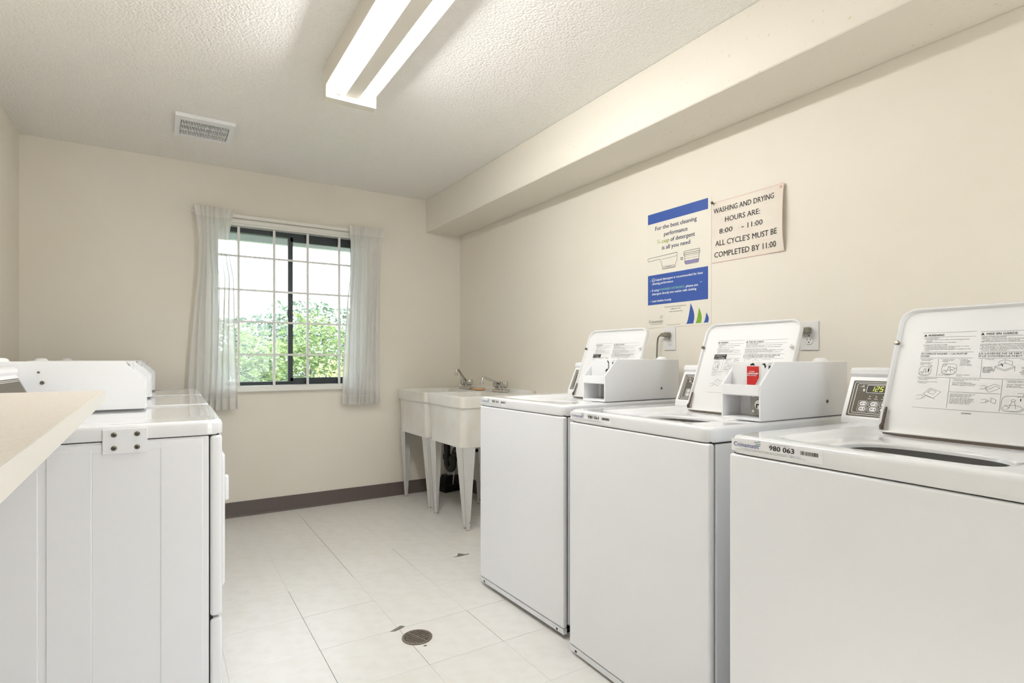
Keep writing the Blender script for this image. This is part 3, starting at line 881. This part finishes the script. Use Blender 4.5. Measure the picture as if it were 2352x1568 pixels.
    console(root, W, ZT, lit, con_b)
    coin_box(root, W, ZT, box_variant, ((.566, ZT + .050, .0055),))
    # identification sticker on the front edge of the top
    stk = Print().poly(rr(.010, .243, .8835, .9135, .001)).build('id_sticker', M['plastic'], root, front_mtx(0, 0, 0, .0003))
    Print().text('Coinamatic', .0165, .8950, .0105, .0715, .008).build('logo_lettering', M['logo'], stk).location.z = .0004
    for k, (x, y, l) in enumerate(((.0745, .9090, .010), (.0790, .9055, .013), (.0840, .9115, .008), (.0785, .9018, .013))):
        Print().line([(x, y), (x + l * .35, y + .0012), (x + l * .65, y + .0004), (x + l, y + .0020)], .0013).build('logo_wave', M['teal'], stk).location.z = .0004
    K = Print().text(number, .1150, .8965, .0115, .0620, .03)
    x = .192; rnd = random.Random(number)
    while x < .2325:
        wd = rnd.choice((.0006, .0011, .0016)); K.rect(x, min(x + wd, .2330), .8975, .9060); x += wd + rnd.choice((.0006, .0009, .0013))
    K.text('Property of Coinamatic Canada Inc.', .1165, .9103, .0018, .050)
    K.text('For immediate service or repair of this machine, please report the 7 digit machine ID to', .037, .8900, .0020, .125)
    K.text('Pour le service ou une réparation immédiate de cet appareil, veuillez indiquer le numéro d’identification au', .022, .8868, .0020, .140)
    K.build('number_and_barcode', M['ink'], stk).location.z = .0004
    B = Print().text('1-888-951-1272 or', .1645, .8900, .0020, .030).text('1-888-951-1272 ou au', .1650, .8868, .0020, .038)
    B.build('phone_line', M['logo'], stk).location.z = .0004
    return root

washer('white top-load washer numbered 980 063, nearest one, its display lit', (1.205, .888, 0), R(-2.7), '980 063', False, 'plain', .102, True, -.024)
washer('white top-load washer numbered 980 064 with a red arrow sticker on its coin box', (1.298, 1.654, 0), R(-1.8), '980 064', True, 'sticker', .128, False, .028)
washer('white top-load washer numbered 980 065, next to the laundry sinks', (1.320, 2.390, .007), R(1.3), '980 065', True, 'grey', .118, False, .028)

# ------------------------------------------------------------------ dryers
def dryer(label, loc, rz, plate):
    W, D, ZT = .70, .71, .921
    root = empty('clothes_dryer', loc, rz, label, 'dryer', 'dryers in a row opposite the washers')
    cab = MB()
    cab.box(.038, D, -.004, -W, .02, .874, .005)
    body = cab.build('cabinet', M['enamel'], root)
    # pressed side panel: raised fields with rolled edges on the side that is seen
    sp = MB()
    for (p0, p1) in ((.055, .165), (.328, .428), (.445, .69)):
        sp.box(p0, p1, 0.0, -.006, .04, .866 if p0 < .1 else .855, .003, 2)
    sp.box(.165, .328, -.0018, -.006, .04, .866, .0012, 1)
    sp.box(.055, .69, -.001, -.006, .842, .868, .002, 1)
    sp.build('side_panel', M['enamel'], root)
    box_obj('seam_shade', M['dark'], body, .028, .045, -.008, -W + .008, .03, .868)  # dark colour for the shade in the seam behind the front panels
    box_obj('top_gap_shade', M['dark'], body, .012, D - .01, -.008, -W + .008, .868, .885)  # dark strip, painted shade between cabinet and top
    up = MB().box(.002, .036, -.001, -W + .001, .312, .874, .010, 3).build('front_panel', M['enamel'], root)
    MB().box(.002, .036, -.001, -W + .001, .015, .306, .010, 3).build('lower_panel', M['enamel'], root)
    dr = MB().box(-.014, .004, -.11, -.60, .36, .80, .012, 3).build('door', M['enamel'], root)
    MB().box(-.026, -.012, -.125, -.16, .64, .72, .005, 2).build('handle', M['plastic'], dr)
    for zz in (.45, .72):
        MB().box(-.018, .003, -.595, -.625, zz - .03, zz + .03, .003, 1).build('hinge', M['steel'], dr)
    ca, cb = D / 2, W / 2
    rings = [super_ring(ca, cb, D / 2 - .004, W / 2 - .004, 40, .876), super_ring(ca, cb, D / 2, W / 2, 40, .880), super_ring(ca, cb, D / 2, W / 2, 40, ZT - .012),
             super_ring(ca, cb, D / 2 - .003, W / 2 - .003, 34, ZT - .004), super_ring(ca, cb, D / 2 - .012, W / 2 - .010, 30, ZT), super_ring(ca, cb, D / 2 - .045, W / 2 - .03, 14, ZT - .001),
             super_ring(ca, cb, D / 2 - .075, W / 2 - .045, 10, ZT - .005)]
    MB().rings(rings, cap1=True).build('top_deck', M['enamel_top'], root, angle=60)
    console(root, W, ZT, False)
    coin_box(root, W, ZT, 'plain', ((.533, ZT + .142, .004), (.523, ZT + .106, .0065)))
    if plate:
        pl = MB().box(.197, .304, .0045, .0, .838, .909, .0012, 1).build('security_plate', M['enamel'], root)
        for aa in (.222, .277):
            for zz in (.855, .893):
                MB().lathe([(0, .004), (.004, .004), (.0072, .0015), (.0072, 0)], (aa, .0045, zz), 14, 'y').build('plate_screw', M['screw'], pl)
                MB().lathe([(.0028, 0), (.0028, .0006), (0, .0006)], (aa, .0085, zz), 8, 'y').build('screw_socket', M['dark'], pl)
    return root
dryer('white clothes dryer next to the counter, with a bolted plate on its side', (.158, 1.940, 0), R(179.2), True)
dryer('white clothes dryer in the middle of the row of three', (.166, 2.668, 0), R(179.4), False)
dryer('white clothes dryer closest to the curtained window', (.176, 3.396, 0), R(179.6), False)

# ------------------------------------------------------------------ folding counter
ct = empty('folding_counter', (-0.72, 1.91, 0.992), 0, 'pale speckled laminate folding counter ending at the dryers', 'counter')
yc = -2.35
MB().prism([(0.001, -.0), (.580, -.0), (.626, yc), (0.001, yc)], .001, .030, 'z').build('worktop', M['counter'], ct)
MB().prism([(.580, -.0), (.5822, -.0), (.6282, yc), (.626, yc)], .0, .0298, 'z').build('edge_band', M['counter_edge'], ct)
for yy in (-.12, -1.1, -2.2):
    MB().prism([(0.001, 0), (.40, 0), (.40, -.03), (.03, -.32), (0.001, -.32)], yy - .012, yy + .012, 'y').build('bracket', M['whitepaint'], ct)

# ------------------------------------------------------------------ laundry sinks
def sink(label, y0, y1):
    xa, xb = 1.600, XR - .001
    root = empty('laundry_sink', (xa, y1, 0), 0, label, 'laundry sink', 'laundry sinks in the corner')
    w = y1 - y0; d = xb - xa
    def rect(ia, ib, sa, sb, z, r=.03):
        return [(p, -q, z) for p, q in rr(sa + ia, d - sb, ib, w - ib, r, 5)]
    t = MB()
    zt, zr, zb = .866, .795, .535
    rings = [rect(.016, .018, 0, .06, zb, .05), rect(.009, .010, 0, .03, zr - .002, .045), rect(.0, .002, 0, 0, zr, .035), rect(.0, .002, 0, 0, zt - .006, .035), rect(.004, .006, 0, .004, zt, .032),
             rect(.024, .026, 0, .150, zt, .04), rect(.030, .032, 0, .156, zt - .006, .045), rect(.07, .07, 0, .19, zb + .02, .06)]
    basin = t.rings(rings, cap0=True, cap1=True).build('basin', M['tubsink'], root, angle=40)
    MB().box(d - .035, d - .002, -.012, -w + .012, zt - .004, zt + .026, .006, 2).build('back_ledge', M['tubsink'], root)
    MB().lathe([(.03, 0), (.03, .004), (.02, .004), (0, .002)], (.28, -w / 2, zb + .02), 18).build('drain_flange', M['chrome'], basin)
    for fx, sx in ((.018, 1), (d - .085, -1)):
        for fy, sy in ((.020, 1), (w - .020, -1)):
            # folded sheet-steel leg, tapering to the foot
            def leg_side(k):
                if k == 0: return [(fx, -fy), (fx + sx * .075, -fy)]
                return [(fx, -fy), (fx, -(fy + sy * .075))]
            lg = MB()
            th = .003
            for k in (0, 1):
                tw, bw = (.095, .034)
                if k == 0:
                    top = [(0, 0), (sx * tw, 0), (sx * tw, -sy * th), (0, -sy * th)]
                    bot = [(sx * .008, 0), (sx * bw, 0), (sx * bw, -sy * th), (sx * .008, -sy * th)]
                else:
                    top = [(0, 0), (0, -sy * tw), (sx * th, -sy * tw), (sx * th, 0)]
                    bot = [(sx * .008, 0), (sx * .008, -sy * bw), (sx * (.008 + th), -sy * bw), (sx * (.008 + th), 0)]
                vs = [(fx + p, -fy + q, zb + .004) for p, q in top] + [(fx + p + sx * .024, -fy + q - sy * .010, 0.0) for p, q in bot]
                lg.add(vs, [(0, 1, 2, 3), (7, 6, 5, 4), (0, 4, 5, 1), (1, 5, 6, 2), (2, 6, 7, 3), (3, 7, 4, 0)])
            lg.build('leg', M['leg'], root)
    return root
sink('white plastic laundry tub on legs in the corner, farther from the washers', 3.700, 4.275)
sink('white plastic laundry tub on rusty-footed legs, beside the washers', 3.140, 3.690)

def faucet(label, loc, elev, azim, length):
    root = empty('faucet', loc, 0, label, 'faucet', 'chrome sink faucets')
    MB().box(-.028, .028, -.085, .085, 0, .024, .008, 3).build('base_plate', M['chrome'], root)
    for s in (-1, 1):
        k = MB().lathe([(.014, .024), (.014, .034)], (0, s * .052, 0), 16).build('stem', M['chrome'], root)
        MB().lathe([(0.016, .034), (.025, .040), (.028, .062), (.024, .080), (0, .083)], (0, s * .052, 0), 40, flute=.07, nf=8).build('knob', M['chrome'], root)
    e = R(elev); a = R(azim)
    dx, dy = math.cos(a), math.sin(a)
    p0 = Vector((0, 0, .024)); p1 = Vector((0, 0, .060))
    p2 = p1 + Vector((dx * math.cos(e), dy * math.cos(e), math.sin(e))) * .02
    p3 = p2 + Vector((dx * math.cos(e), dy * math.cos(e), math.sin(e))) * length
    p4 = p3 + Vector((dx * .018, dy * .018, .002)); p5 = p4 + Vector((dx * .010, dy * .010, -.014)); p6 = p5 + Vector((0, 0, -.026))
    MB().tube([p0, p1, p2, p3, p4, p5, p6], [.013, .012, .0095, .009, .009, .009, .009], 14).build('spout', M['chrome'], root)
    MB().tube([p6 + Vector((0, 0, .012)), p6 - Vector((0, 0, .006))], .0125, 16).build('aerator', M['chrome'], root)
    return root
faucet('chrome faucet with raised spout on the corner sink', (2.065, 3.960, .8665), 46, 200, .115)
faucet('chrome faucet with low spout on the sink beside the washers', (2.085, 3.465, .8665), 20, 183, .120)

soap = MB().lathe([(0, 0), (.040, 0), (.052, .008), (.050, .017), (.036, .020), (.022, .015), (0, .014)], (2.072, 3.765, .8665), 28).build('soap_dish', M['peach'])
tag(soap, 'round peach soap dish on the sink ledge between the faucets', 'soap dish')

tr = empty('drain_trap', (1.905, 3.985, 0), 0, 'black plastic drain trap under the corner sink', 'drain pipe')
TRP = [(0, 0, .545)] + [(0, 0, .36)]
arc = [(0, -.055 + .055 * math.cos(R(a)), .30 - .055 * math.sin(R(a))) for a in range(0, 181, 15)]
arc2 = [(0.01 + .05 * math.sin(R(a)) * 0 , -.11 - .05 + .05 * math.cos(R(a)), .36 + .05 * math.sin(R(a))) for a in range(0, 91, 15)]
MB().tube([(0, 0, .545), (0, 0, .32)] + arc + [(0, -.11, .33)] + arc2 + [(0, -.24, .41)], .026, 16).build('trap_pipe', M['pipe'], tr)
for (y, z) in ((0, .335), (-.11, .335)):
    MB().lathe([(.034, -.018), (.034, .018)], (0, y, z), 16).build('slip_nut', M['pipe'], tr)
MB().tube([(0, -.20, .41), (.10, -.24, .41), (XR - 1.905 - .001, -.24, .41)], .026, 14).build('waste_arm', M['pipe'], tr)

bxo = empty('drain_box', (2.04, 4.235, 0), R(8), 'black floor drain box at the wall behind the sink legs', 'drain box')
MB().box(-.075, .075, -.06, .06, 0, .055, .006, 2).build('box_body', M['pipe'], bxo)
MB().prism([(-.055, .05), (.055, .05), (.035, .13), (-.035, .13)], -.02, .06, 'y').build('hopper', M['pipe'], bxo)

# ------------------------------------------------------------------ floor drain
fd = empty('floor_drain', (0.856, 2.066, 0), R(20), 'round cast metal floor drain in the tile floor', 'floor drain')
rd = .060
MB().lathe([(rd, .0), (rd, .0035), (rd - .003, .0045), (rd - .008, .0045), (rd - .010, .0015)], (0, 0, 0), 40).build('rim', M['drain'], fd)
MB().lathe([(rd - .002, .0006), (0, .0006)], (0, 0, 0), 32).build('pit_shade', M['pit_shade'], fd)  # flat disc; its near-black colour stands in for the drain hole's shade
gb = MB()
for k in range(-5, 6):
    c = k * .0112
    if abs(c) > rd - .012: continue
    hl = math.sqrt((rd - .008) ** 2 - c * c)
    wv = .0040 if k == 0 else .0018
    gb.box(c - wv, c + wv, -hl, hl, .0022, .0046)
for k in range(-6, 7):
    c = k * .0088
    if abs(c) > rd - .010: continue
    hl = math.sqrt((rd - .008) ** 2 - c * c)
    gb.box(-hl, hl, c - .0012, c + .0012, .0022, .0042)
gb.build('grate', M['drain'], fd)

# ================================================================== ON THE WASHER WALL
def wall_mtx(y, z, lift):
    return plane_mtx((XR, y, z), U, V, lift)
po = empty('detergent_poster', (XR, 1.905, 1.273), 0, 'blue and white detergent poster taped to the wall above an outlet', 'poster')
PY, PZ = 2.112, 1.273
PW, PH = .410, .604
inv = Matrix.Translation((-XR, -1.905, -1.273))
def pm(lift): return inv @ wall_mtx(PY, PZ, lift)
MB().prism([(0, 0), (PW, 0), (PW, PH), (0, PH)], .0, .0012, 'z').build('sheet', M['paper'], po).matrix_local = pm(.0004)
L1, L2, L3 = .0020, .0024, .0028
Print().rect(.008, .392, .548, .600).build('blue_band', M['blue'], po, pm(L1))
for (t_, u_, v_, w_, c_) in (('For the best cleaning', 0, .508, .266, .193), ('performance', 0, .470, .150, .195), ('of detergent', .163, .436, .152, None), ('is all you need', 0, .402, .180, .196)):
    Print().text(t_, u_, v_, .021, w_, .020, center=c_).build('headline', M['navy'], po, pm(L1))
P = Print().text('¼', .072, .436, .024, .022, .004).text('cup', .104, .436, .021, .050, .022)
P.build('quarter_cup_lettering', M['olive'], po, pm(L1))
P = Print(); w = .0016
P.line([(.012, .352), (.006, .362), (.012, .368), (.205, .373), (.203, .330), (.196, .322), (.192, .300), (.110, .300), (.105, .325), (.098, .345), (.088, .356)], w, True)
P.line([(.100, .352), (.204, .356)], w * .7)
P.rect(.226, .244, .339, .342).rect(.226, .244, .331, .334)
P.line([(.252, .352), (.254, .312), (.262, .304), (.330, .304), (.338, .312), (.340, .352)], w).line([(.246, .352), (.346, .352), (.346, .360), (.246, .360)], w, True).line([(.250, .360), (.342, .360), (.342, .370), (.250, .370)], w, True)
for k, z in enumerate((.344, .333, .322)):
    P.rect(.254, .286, z - .0005, z + .0005).rect(.304, .338, z - .0005, z + .0005)
    P.text(str(3 - k), 0, z - .003, .006, None, .01, center=.295)
P.text('1/4 CUP', 0, .306, .006, .032, .006, center=.150)
P.build('cup_drawing', M['ink'], po, pm(L2))
Print().poly([(.256, .306), (.336, .306), (.338, .321), (.254, .321)]).build('jar_fill', M['violet'], po, pm(L1))
Print().rect(.112, .190, .302, .316).build('cup_fill', mat('pale_grey_ink', (206, 200, 192), .5), po, pm(L1))
Print().rect(.008, .392, .121, .277).build('blue_panel', M['blue'], po, pm(L1))
for nm, calls in (('bullet_lettering', (('•', .024, .243, .010, None), ('Liquid detergent is recommended for best', .064, .245, .0115, .298), ('cleaning performance', .038, .226, .0115, .142))),
                  ('bullet_lettering', (('•', .024, .190, .010, None), ('If using', .038, .191, .0115, .046), (', please put', .252, .191, .0115, .082), ('detergent directly into washer with clothing', .038, .172, .0115, .286))),
                  ('bullet_lettering', (('•', .024, .135, .010, None), ('Load clothes loosely', .038, .135, .0115, .130)))):
    P = Print()
    for (t_, u_, v_, c_, w_) in calls: P.text(t_, u_, v_, c_, w_, .024)
    P.build(nm, M['white'], po, pm(L2))
P = Print().line([(.0475 + .0105 * math.cos(R(a)), .250 + .009 * math.sin(R(a))) for a in range(0, 360, 20)], .0018, True)  .text('he', .0410, .2465, .007, .013, .012)
P.build('he_mark', M['white'], po, pm(L2))
Print().rect(.346, .357, .2062, .2080).build('print_dash', M['white'], po, pm(L2))
Print().text('POWDERED DETERGENT', .087, .191, .0110, .164, .010).build('powdered_lettering', M['mint'], po, pm(L2))
for (t_, u_, v_, c_, w_, ce) in (('Customer Service and Assistance', .122, .1005, .0062, .140, None), ('1-800-561-1972', 0, .088, .0062, .066, .195), ('www.coinamatic.com', 0, .0755, .0062, .086, .197),
                               ('A LEADER IN LAUNDRY SERVICES', .026, .0165, .0040, .082, None), ('© 2010 Coinamatic P. 0110 .05', .135, .009, .0040, .088, None), ('Coinamatic', .015, .026, .0150, .098, None)):
    Print().text(t_, u_, v_, c_, w_, .008, center=ce).build('contact_line', M['ink_grey'], po, pm(L1))
for k in range(3): Print().line([(.092, .045 + .006 * k), (.101, .049 + .006 * k), (.112, .049 + .006 * k)], .0014).build('logo_wave', M['ink_grey'], po, pm(L1))
def sail(n, u0, v0, w_, h_, m):
    left = [(u0 + w_ * (.55 * (t ** .6)), v0 + h_ * t) for t in [i / 10 for i in range(11)]]
    right = [(u0 + w_ * (.58 + .42 * math.sqrt(max(0, 1 - t * t))) if t > 0 else u0 + w_ * .72, v0 + h_ * t) for t in [i / 10 for i in range(9, -1, -1)]]
    tip = left[-1]
    right = []
    for i in range(9, -1, -1):
        t = i / 10
        right.append((tip[0] + (w_ * .45) * math.sin(R(90 * min(1, (1 - t) * 1.45))) * (1 if t > .25 else 1 - .30 * (.25 - t) / .25), v0 + h_ * t))
    Print().poly(left + right).build(n, m, po, pm(L1))
sail('sail_mark', .262, .010, .050, .100, M['blue'])
sail('sail_mark', .318, .010, .038, .075, M['green'])
sail('sail_mark', .366, .010, .030, .048, M['blue'])

sg = empty('hours_notice', (XR, 1.52, 1.56), 0, 'white laundry hours notice with black lettering and a curling edge', 'sign')
SWd, SH = .364, .280
inv2 = Matrix.Translation((-XR, -1.52, -1.56))
nu = 24
def lift_at(u, v):
    t = max(0, (u - .24) / (SWd - .24))
    return .0020 + .020 * t * t * (0.35 + math.sin(math.pi * min(1, max(0, v / SH))) * .8) + .002 * math.sin(v * 30) * t
vs = []
for j in range(9):
    for i in range(nu + 1):
        u, v = SWd * i / nu, SH * j / 8
        vs.append((u, v, lift_at(u, v)))
nn = len(vs)
vs += [(a, b, c - .0012) for a, b, c in vs]
fs = []
for j in range(8):
    for i in range(nu):
        q = j * (nu + 1) + i
        fs.append((q, q + 1, q + nu + 2, q + nu + 1)); fs.append((q + nn + nu + 1, q + nn + nu + 2, q + nn + 1, q + nn))
bd = [i for i in range(nu + 1)] + [j * (nu + 1) + nu for j in range(1, 9)] + [8 * (nu + 1) + i for i in range(nu - 1, -1, -1)] + [j * (nu + 1) for j in range(7, 0, -1)]
for a, b in zip(bd, bd[1:] + bd[:1]): fs.append((a, b, b + nn, a + nn))
sm_ = inv2 @ wall_mtx(1.700, 1.560, 0)
MB().add(vs, fs, True).build('card', M['card'], sg).matrix_local = sm_
def srow(s_, u0, u1, v, cap):
    P = Print().text(s_, u0, v, cap, u1 - u0, .012)
    P.v = [(u, w_, lift_at(u, w_) + .0007 + h_) for u, w_, h_ in P.v]
    P.build('notice_line', M['ink'], sg, sm_)
srow('WASHING AND DRYING', .012, .318, .2285, .0235)
srow('HOURS ARE:', .074, .250, .1790, .0235)
srow('8:00', .043, .113, .1300, .0225); srow('-', .160, .170, .1310, .0225); srow('11:00', .190, .262, .1300, .0225)
srow('ALL CYCLE’S MUST BE', .021, .334, .0755, .0245)
srow('COMPLETED BY 11:00', .016, .328, .0225, .0250)
P2 = Print()
for (p, q) in (((.0, .0), (SWd, 0)), ((SWd, 0), (SWd, SH)), ((SWd, SH), (0, SH))):
    pts = [(p[0] + (q[0] - p[0]) * k / 16, p[1] + (q[1] - p[1]) * k / 16) for k in range(17)]
    P2.line(pts, .0026)
P2.v = [(u, v, lift_at(min(u, SWd), v) + .0004) for u, v, _ in P2.v]
P2.build('worn_edge', M['cardedge'], sg, sm_)
pp = MB().tube([(0, 0, .002), (0, 0, .012)], .003, 10).tube([(0, 0, .012), (.004, .003, .018)], .0055, 12).build('pushpin', M['screw'], sg)
pp.matrix_local = inv2 @ wall_mtx(1.690, 1.838, .0)
pp2 = MB().lathe([(.006, 0), (.006, .003), (0, .004)], (0, 0, 0), 12).build('pushpin', M['cardedge'], sg)
pp2.matrix_local = inv2 @ wall_mtx(1.350, 1.828, lift_at(.35, .268))

def outlet(label, yc_, zc):
    root = empty('wall_outlet', (XR, yc_, zc), 0, label, 'outlet', 'wall outlets behind the washers')
    MB().box(-.006, 0, -.037, .037, -.0585, .0585, .003, 2).build('cover_plate', M['outlet'], root)
    for s in (1, -1):
        f = MB().lathe([(0, -.0085), (.0155, -.0085), (.0165, -.006)], (0, 0, s * .0205), 24, 'x').build('receptacle', M['outlet'], root)
        P = Print()
        for du in (-.0062, .0062): P.rect(du - .0011, du + .0011, .001, .0085 if du < 0 else .0075)
        P.poly([(.0026 * math.cos(R(a)), -.0065 + .0028 * math.sin(R(a))) for a in range(0, 360, 30)])
        P.build('slot', M['dark'], f, plane_mtx((-.0085, 0, s * .0205), U, V, .0004))
        P = Print().line([(.0163 * math.cos(R(a)), .0163 * math.sin(R(a))) for a in range(0, 360, 15)], .0007, True)
        P.build('receptacle_outline', M['ink_grey'], f, plane_mtx((-.0060, 0, s * .0205), U, V, .0006))
    disc(root, 'cover_screw', M['screw'], -.006, 0, 0, .003, .0012, n=12)
    return root
outlet('white wall outlet below the detergent poster', 1.953, 1.2125)
outlet('white wall outlet beside the raised lid of washer 980 064', 1.2335, 1.203)

def cord(label, yc_, zc, pts):
    root = empty('power_cord', (XR, yc_, zc), 0, label, 'power cord', 'washer power cords')
    zz = .0205
    MB().box(-.040, -.0088, -.014, .014, zz - .012, zz + .012, .005, 2).box(-.036, -.014, .010, .036, zz - .009, zz + .009, .004, 2).build('plug', M['cord'], root)
    MB().tube([(-.025, .030, zz), (-.025, .048, zz - .003)] + pts, .0042, 10).build('cable', M['cord'], root)
    return root
cord('taupe power cord with angled plug under the poster', 1.953, 1.2125,
     [(-.026, .058, .006), (-.027, .062, -.02), (-.028, .064, -.08), (-.030, .062, -.20), (-.05, .05, -.45), (-.08, .03, -.80), (-.10, .0, -1.205)])
cord('taupe power cord with angled plug beside the 980 064 washer lid', 1.2335, 1.203,
     [(-.026, .056, .004), (-.027, .060, -.02), (-.030, .066, -.08), (-.036, .074, -.20), (-.05, .08, -.45), (-.08, .06, -.80), (-.10, .03, -1.196)])

# ================================================================== OUTSIDE THE WINDOW
gd = struct(box_obj('ground_outside', M['grass'], None, -8, 12, YB + T + .01, 22, -.35, -.15), 'grassy ground outside the window', 'ground')
ev = struct(MB().box(-2.5, 4.0, YB + T + .005, 5.05, 2.30, 2.36).box(-2.5, 4.0, 5.0, 5.05, 2.078, 2.30).build('trim_3', M['eave']), 'grey roof eave board outside the window top', 'eave')

def foliage(root, m, c, r, n, size, seed):
    rnd = random.Random(seed)
    vs = []; fs = []
    for _ in range(n):
        while True:
            p = Vector((rnd.uniform(-1, 1), rnd.uniform(-1, 1), rnd.uniform(-1, 1)))
            if .35 < p.length < 1: break
        bump = 1 + .14 * math.sin(p.x * 7 + seed) * math.sin(p.y * 6) + .12 * math.sin(p.z * 9 + p.x * 4)
        q = Vector((c[0] + p.x * r[0] * bump, c[1] + p.y * r[1] * bump, max(.02, c[2] + p.z * r[2] * bump)))
        a = Vector((rnd.gauss(0, 1), rnd.gauss(0, 1), rnd.gauss(0, .6))).normalized()
        b = a.cross(Vector((rnd.gauss(0, 1), rnd.gauss(0, 1), rnd.gauss(0, 1)))).normalized()
        s = size * rnd.uniform(.6, 1.3)
        k = len(vs)
        vs += [q - a * s, q + b * s * .42 - a * s * .1, q + a * s, q - b * s * .42 - a * s * .1]
        fs += [(k, k + 1, k + 2), (k, k + 2, k + 3)]
    o = MB().add(vs, fs).build('foliage', m, root)
    tag(o, kind='stuff')
def shrub(name, label, cat, loc, parts, stems, group=None):
    root = empty(name, loc, 0, label, cat, group)
    for (m, c, r, n, s, sd) in parts: foliage(root, m, c, r, n, s, sd)
    rnd = random.Random(label)
    for k in range(stems):
        x, y = rnd.uniform(-.3, .3), rnd.uniform(-.2, .2)
        h = parts[0][1][2]
        MB().tube([(x * .3, y * .3, 0), (x * .7, y * .7, h * .6), (x * 1.4, y * 1.4, h * 1.3)], [.025, .017, .008], 7).build('stem', M['bark'], root)
    return root
GZ = -.15
shrub('garden_shrub', 'dense dark green shrub outside, seen through the left pane', 'shrub', (0.55, 6.9, GZ), [(M['leaf_dark'], (0, 0, .62), (.80, .55, .66), 6000, .032, 1), (M['leaf'], (0, -.15, 1.05), (.75, .5, .58), 5000, .032, 2)], 5, 'shrubs outside the window')
shrub('garden_shrub', 'bright green shrub outside, behind the window mullion', 'shrub', (1.75, 8.1, GZ), [(M['leaf'], (0, 0, .88), (.78, .5, .92), 8000, .036, 4)], 5, 'shrubs outside the window')
shrub('garden_shrub', 'pale dry yellowish shrub outside, seen through the right pane', 'shrub', (1.93, 6.25, GZ), [(M['leaf_pale'], (0, 0, .62), (.55, .40, .80), 5600, .030, 6)], 4, 'shrubs outside the window')
shrub('garden_tree', 'grey-green tree crown rising behind the shrubs outside', 'tree', (2.3, 10.2, GZ), [(M['leaf_dark'], (0, 0, 1.35), (1.9, .9, .85), 9000, .05, 8)], 3)
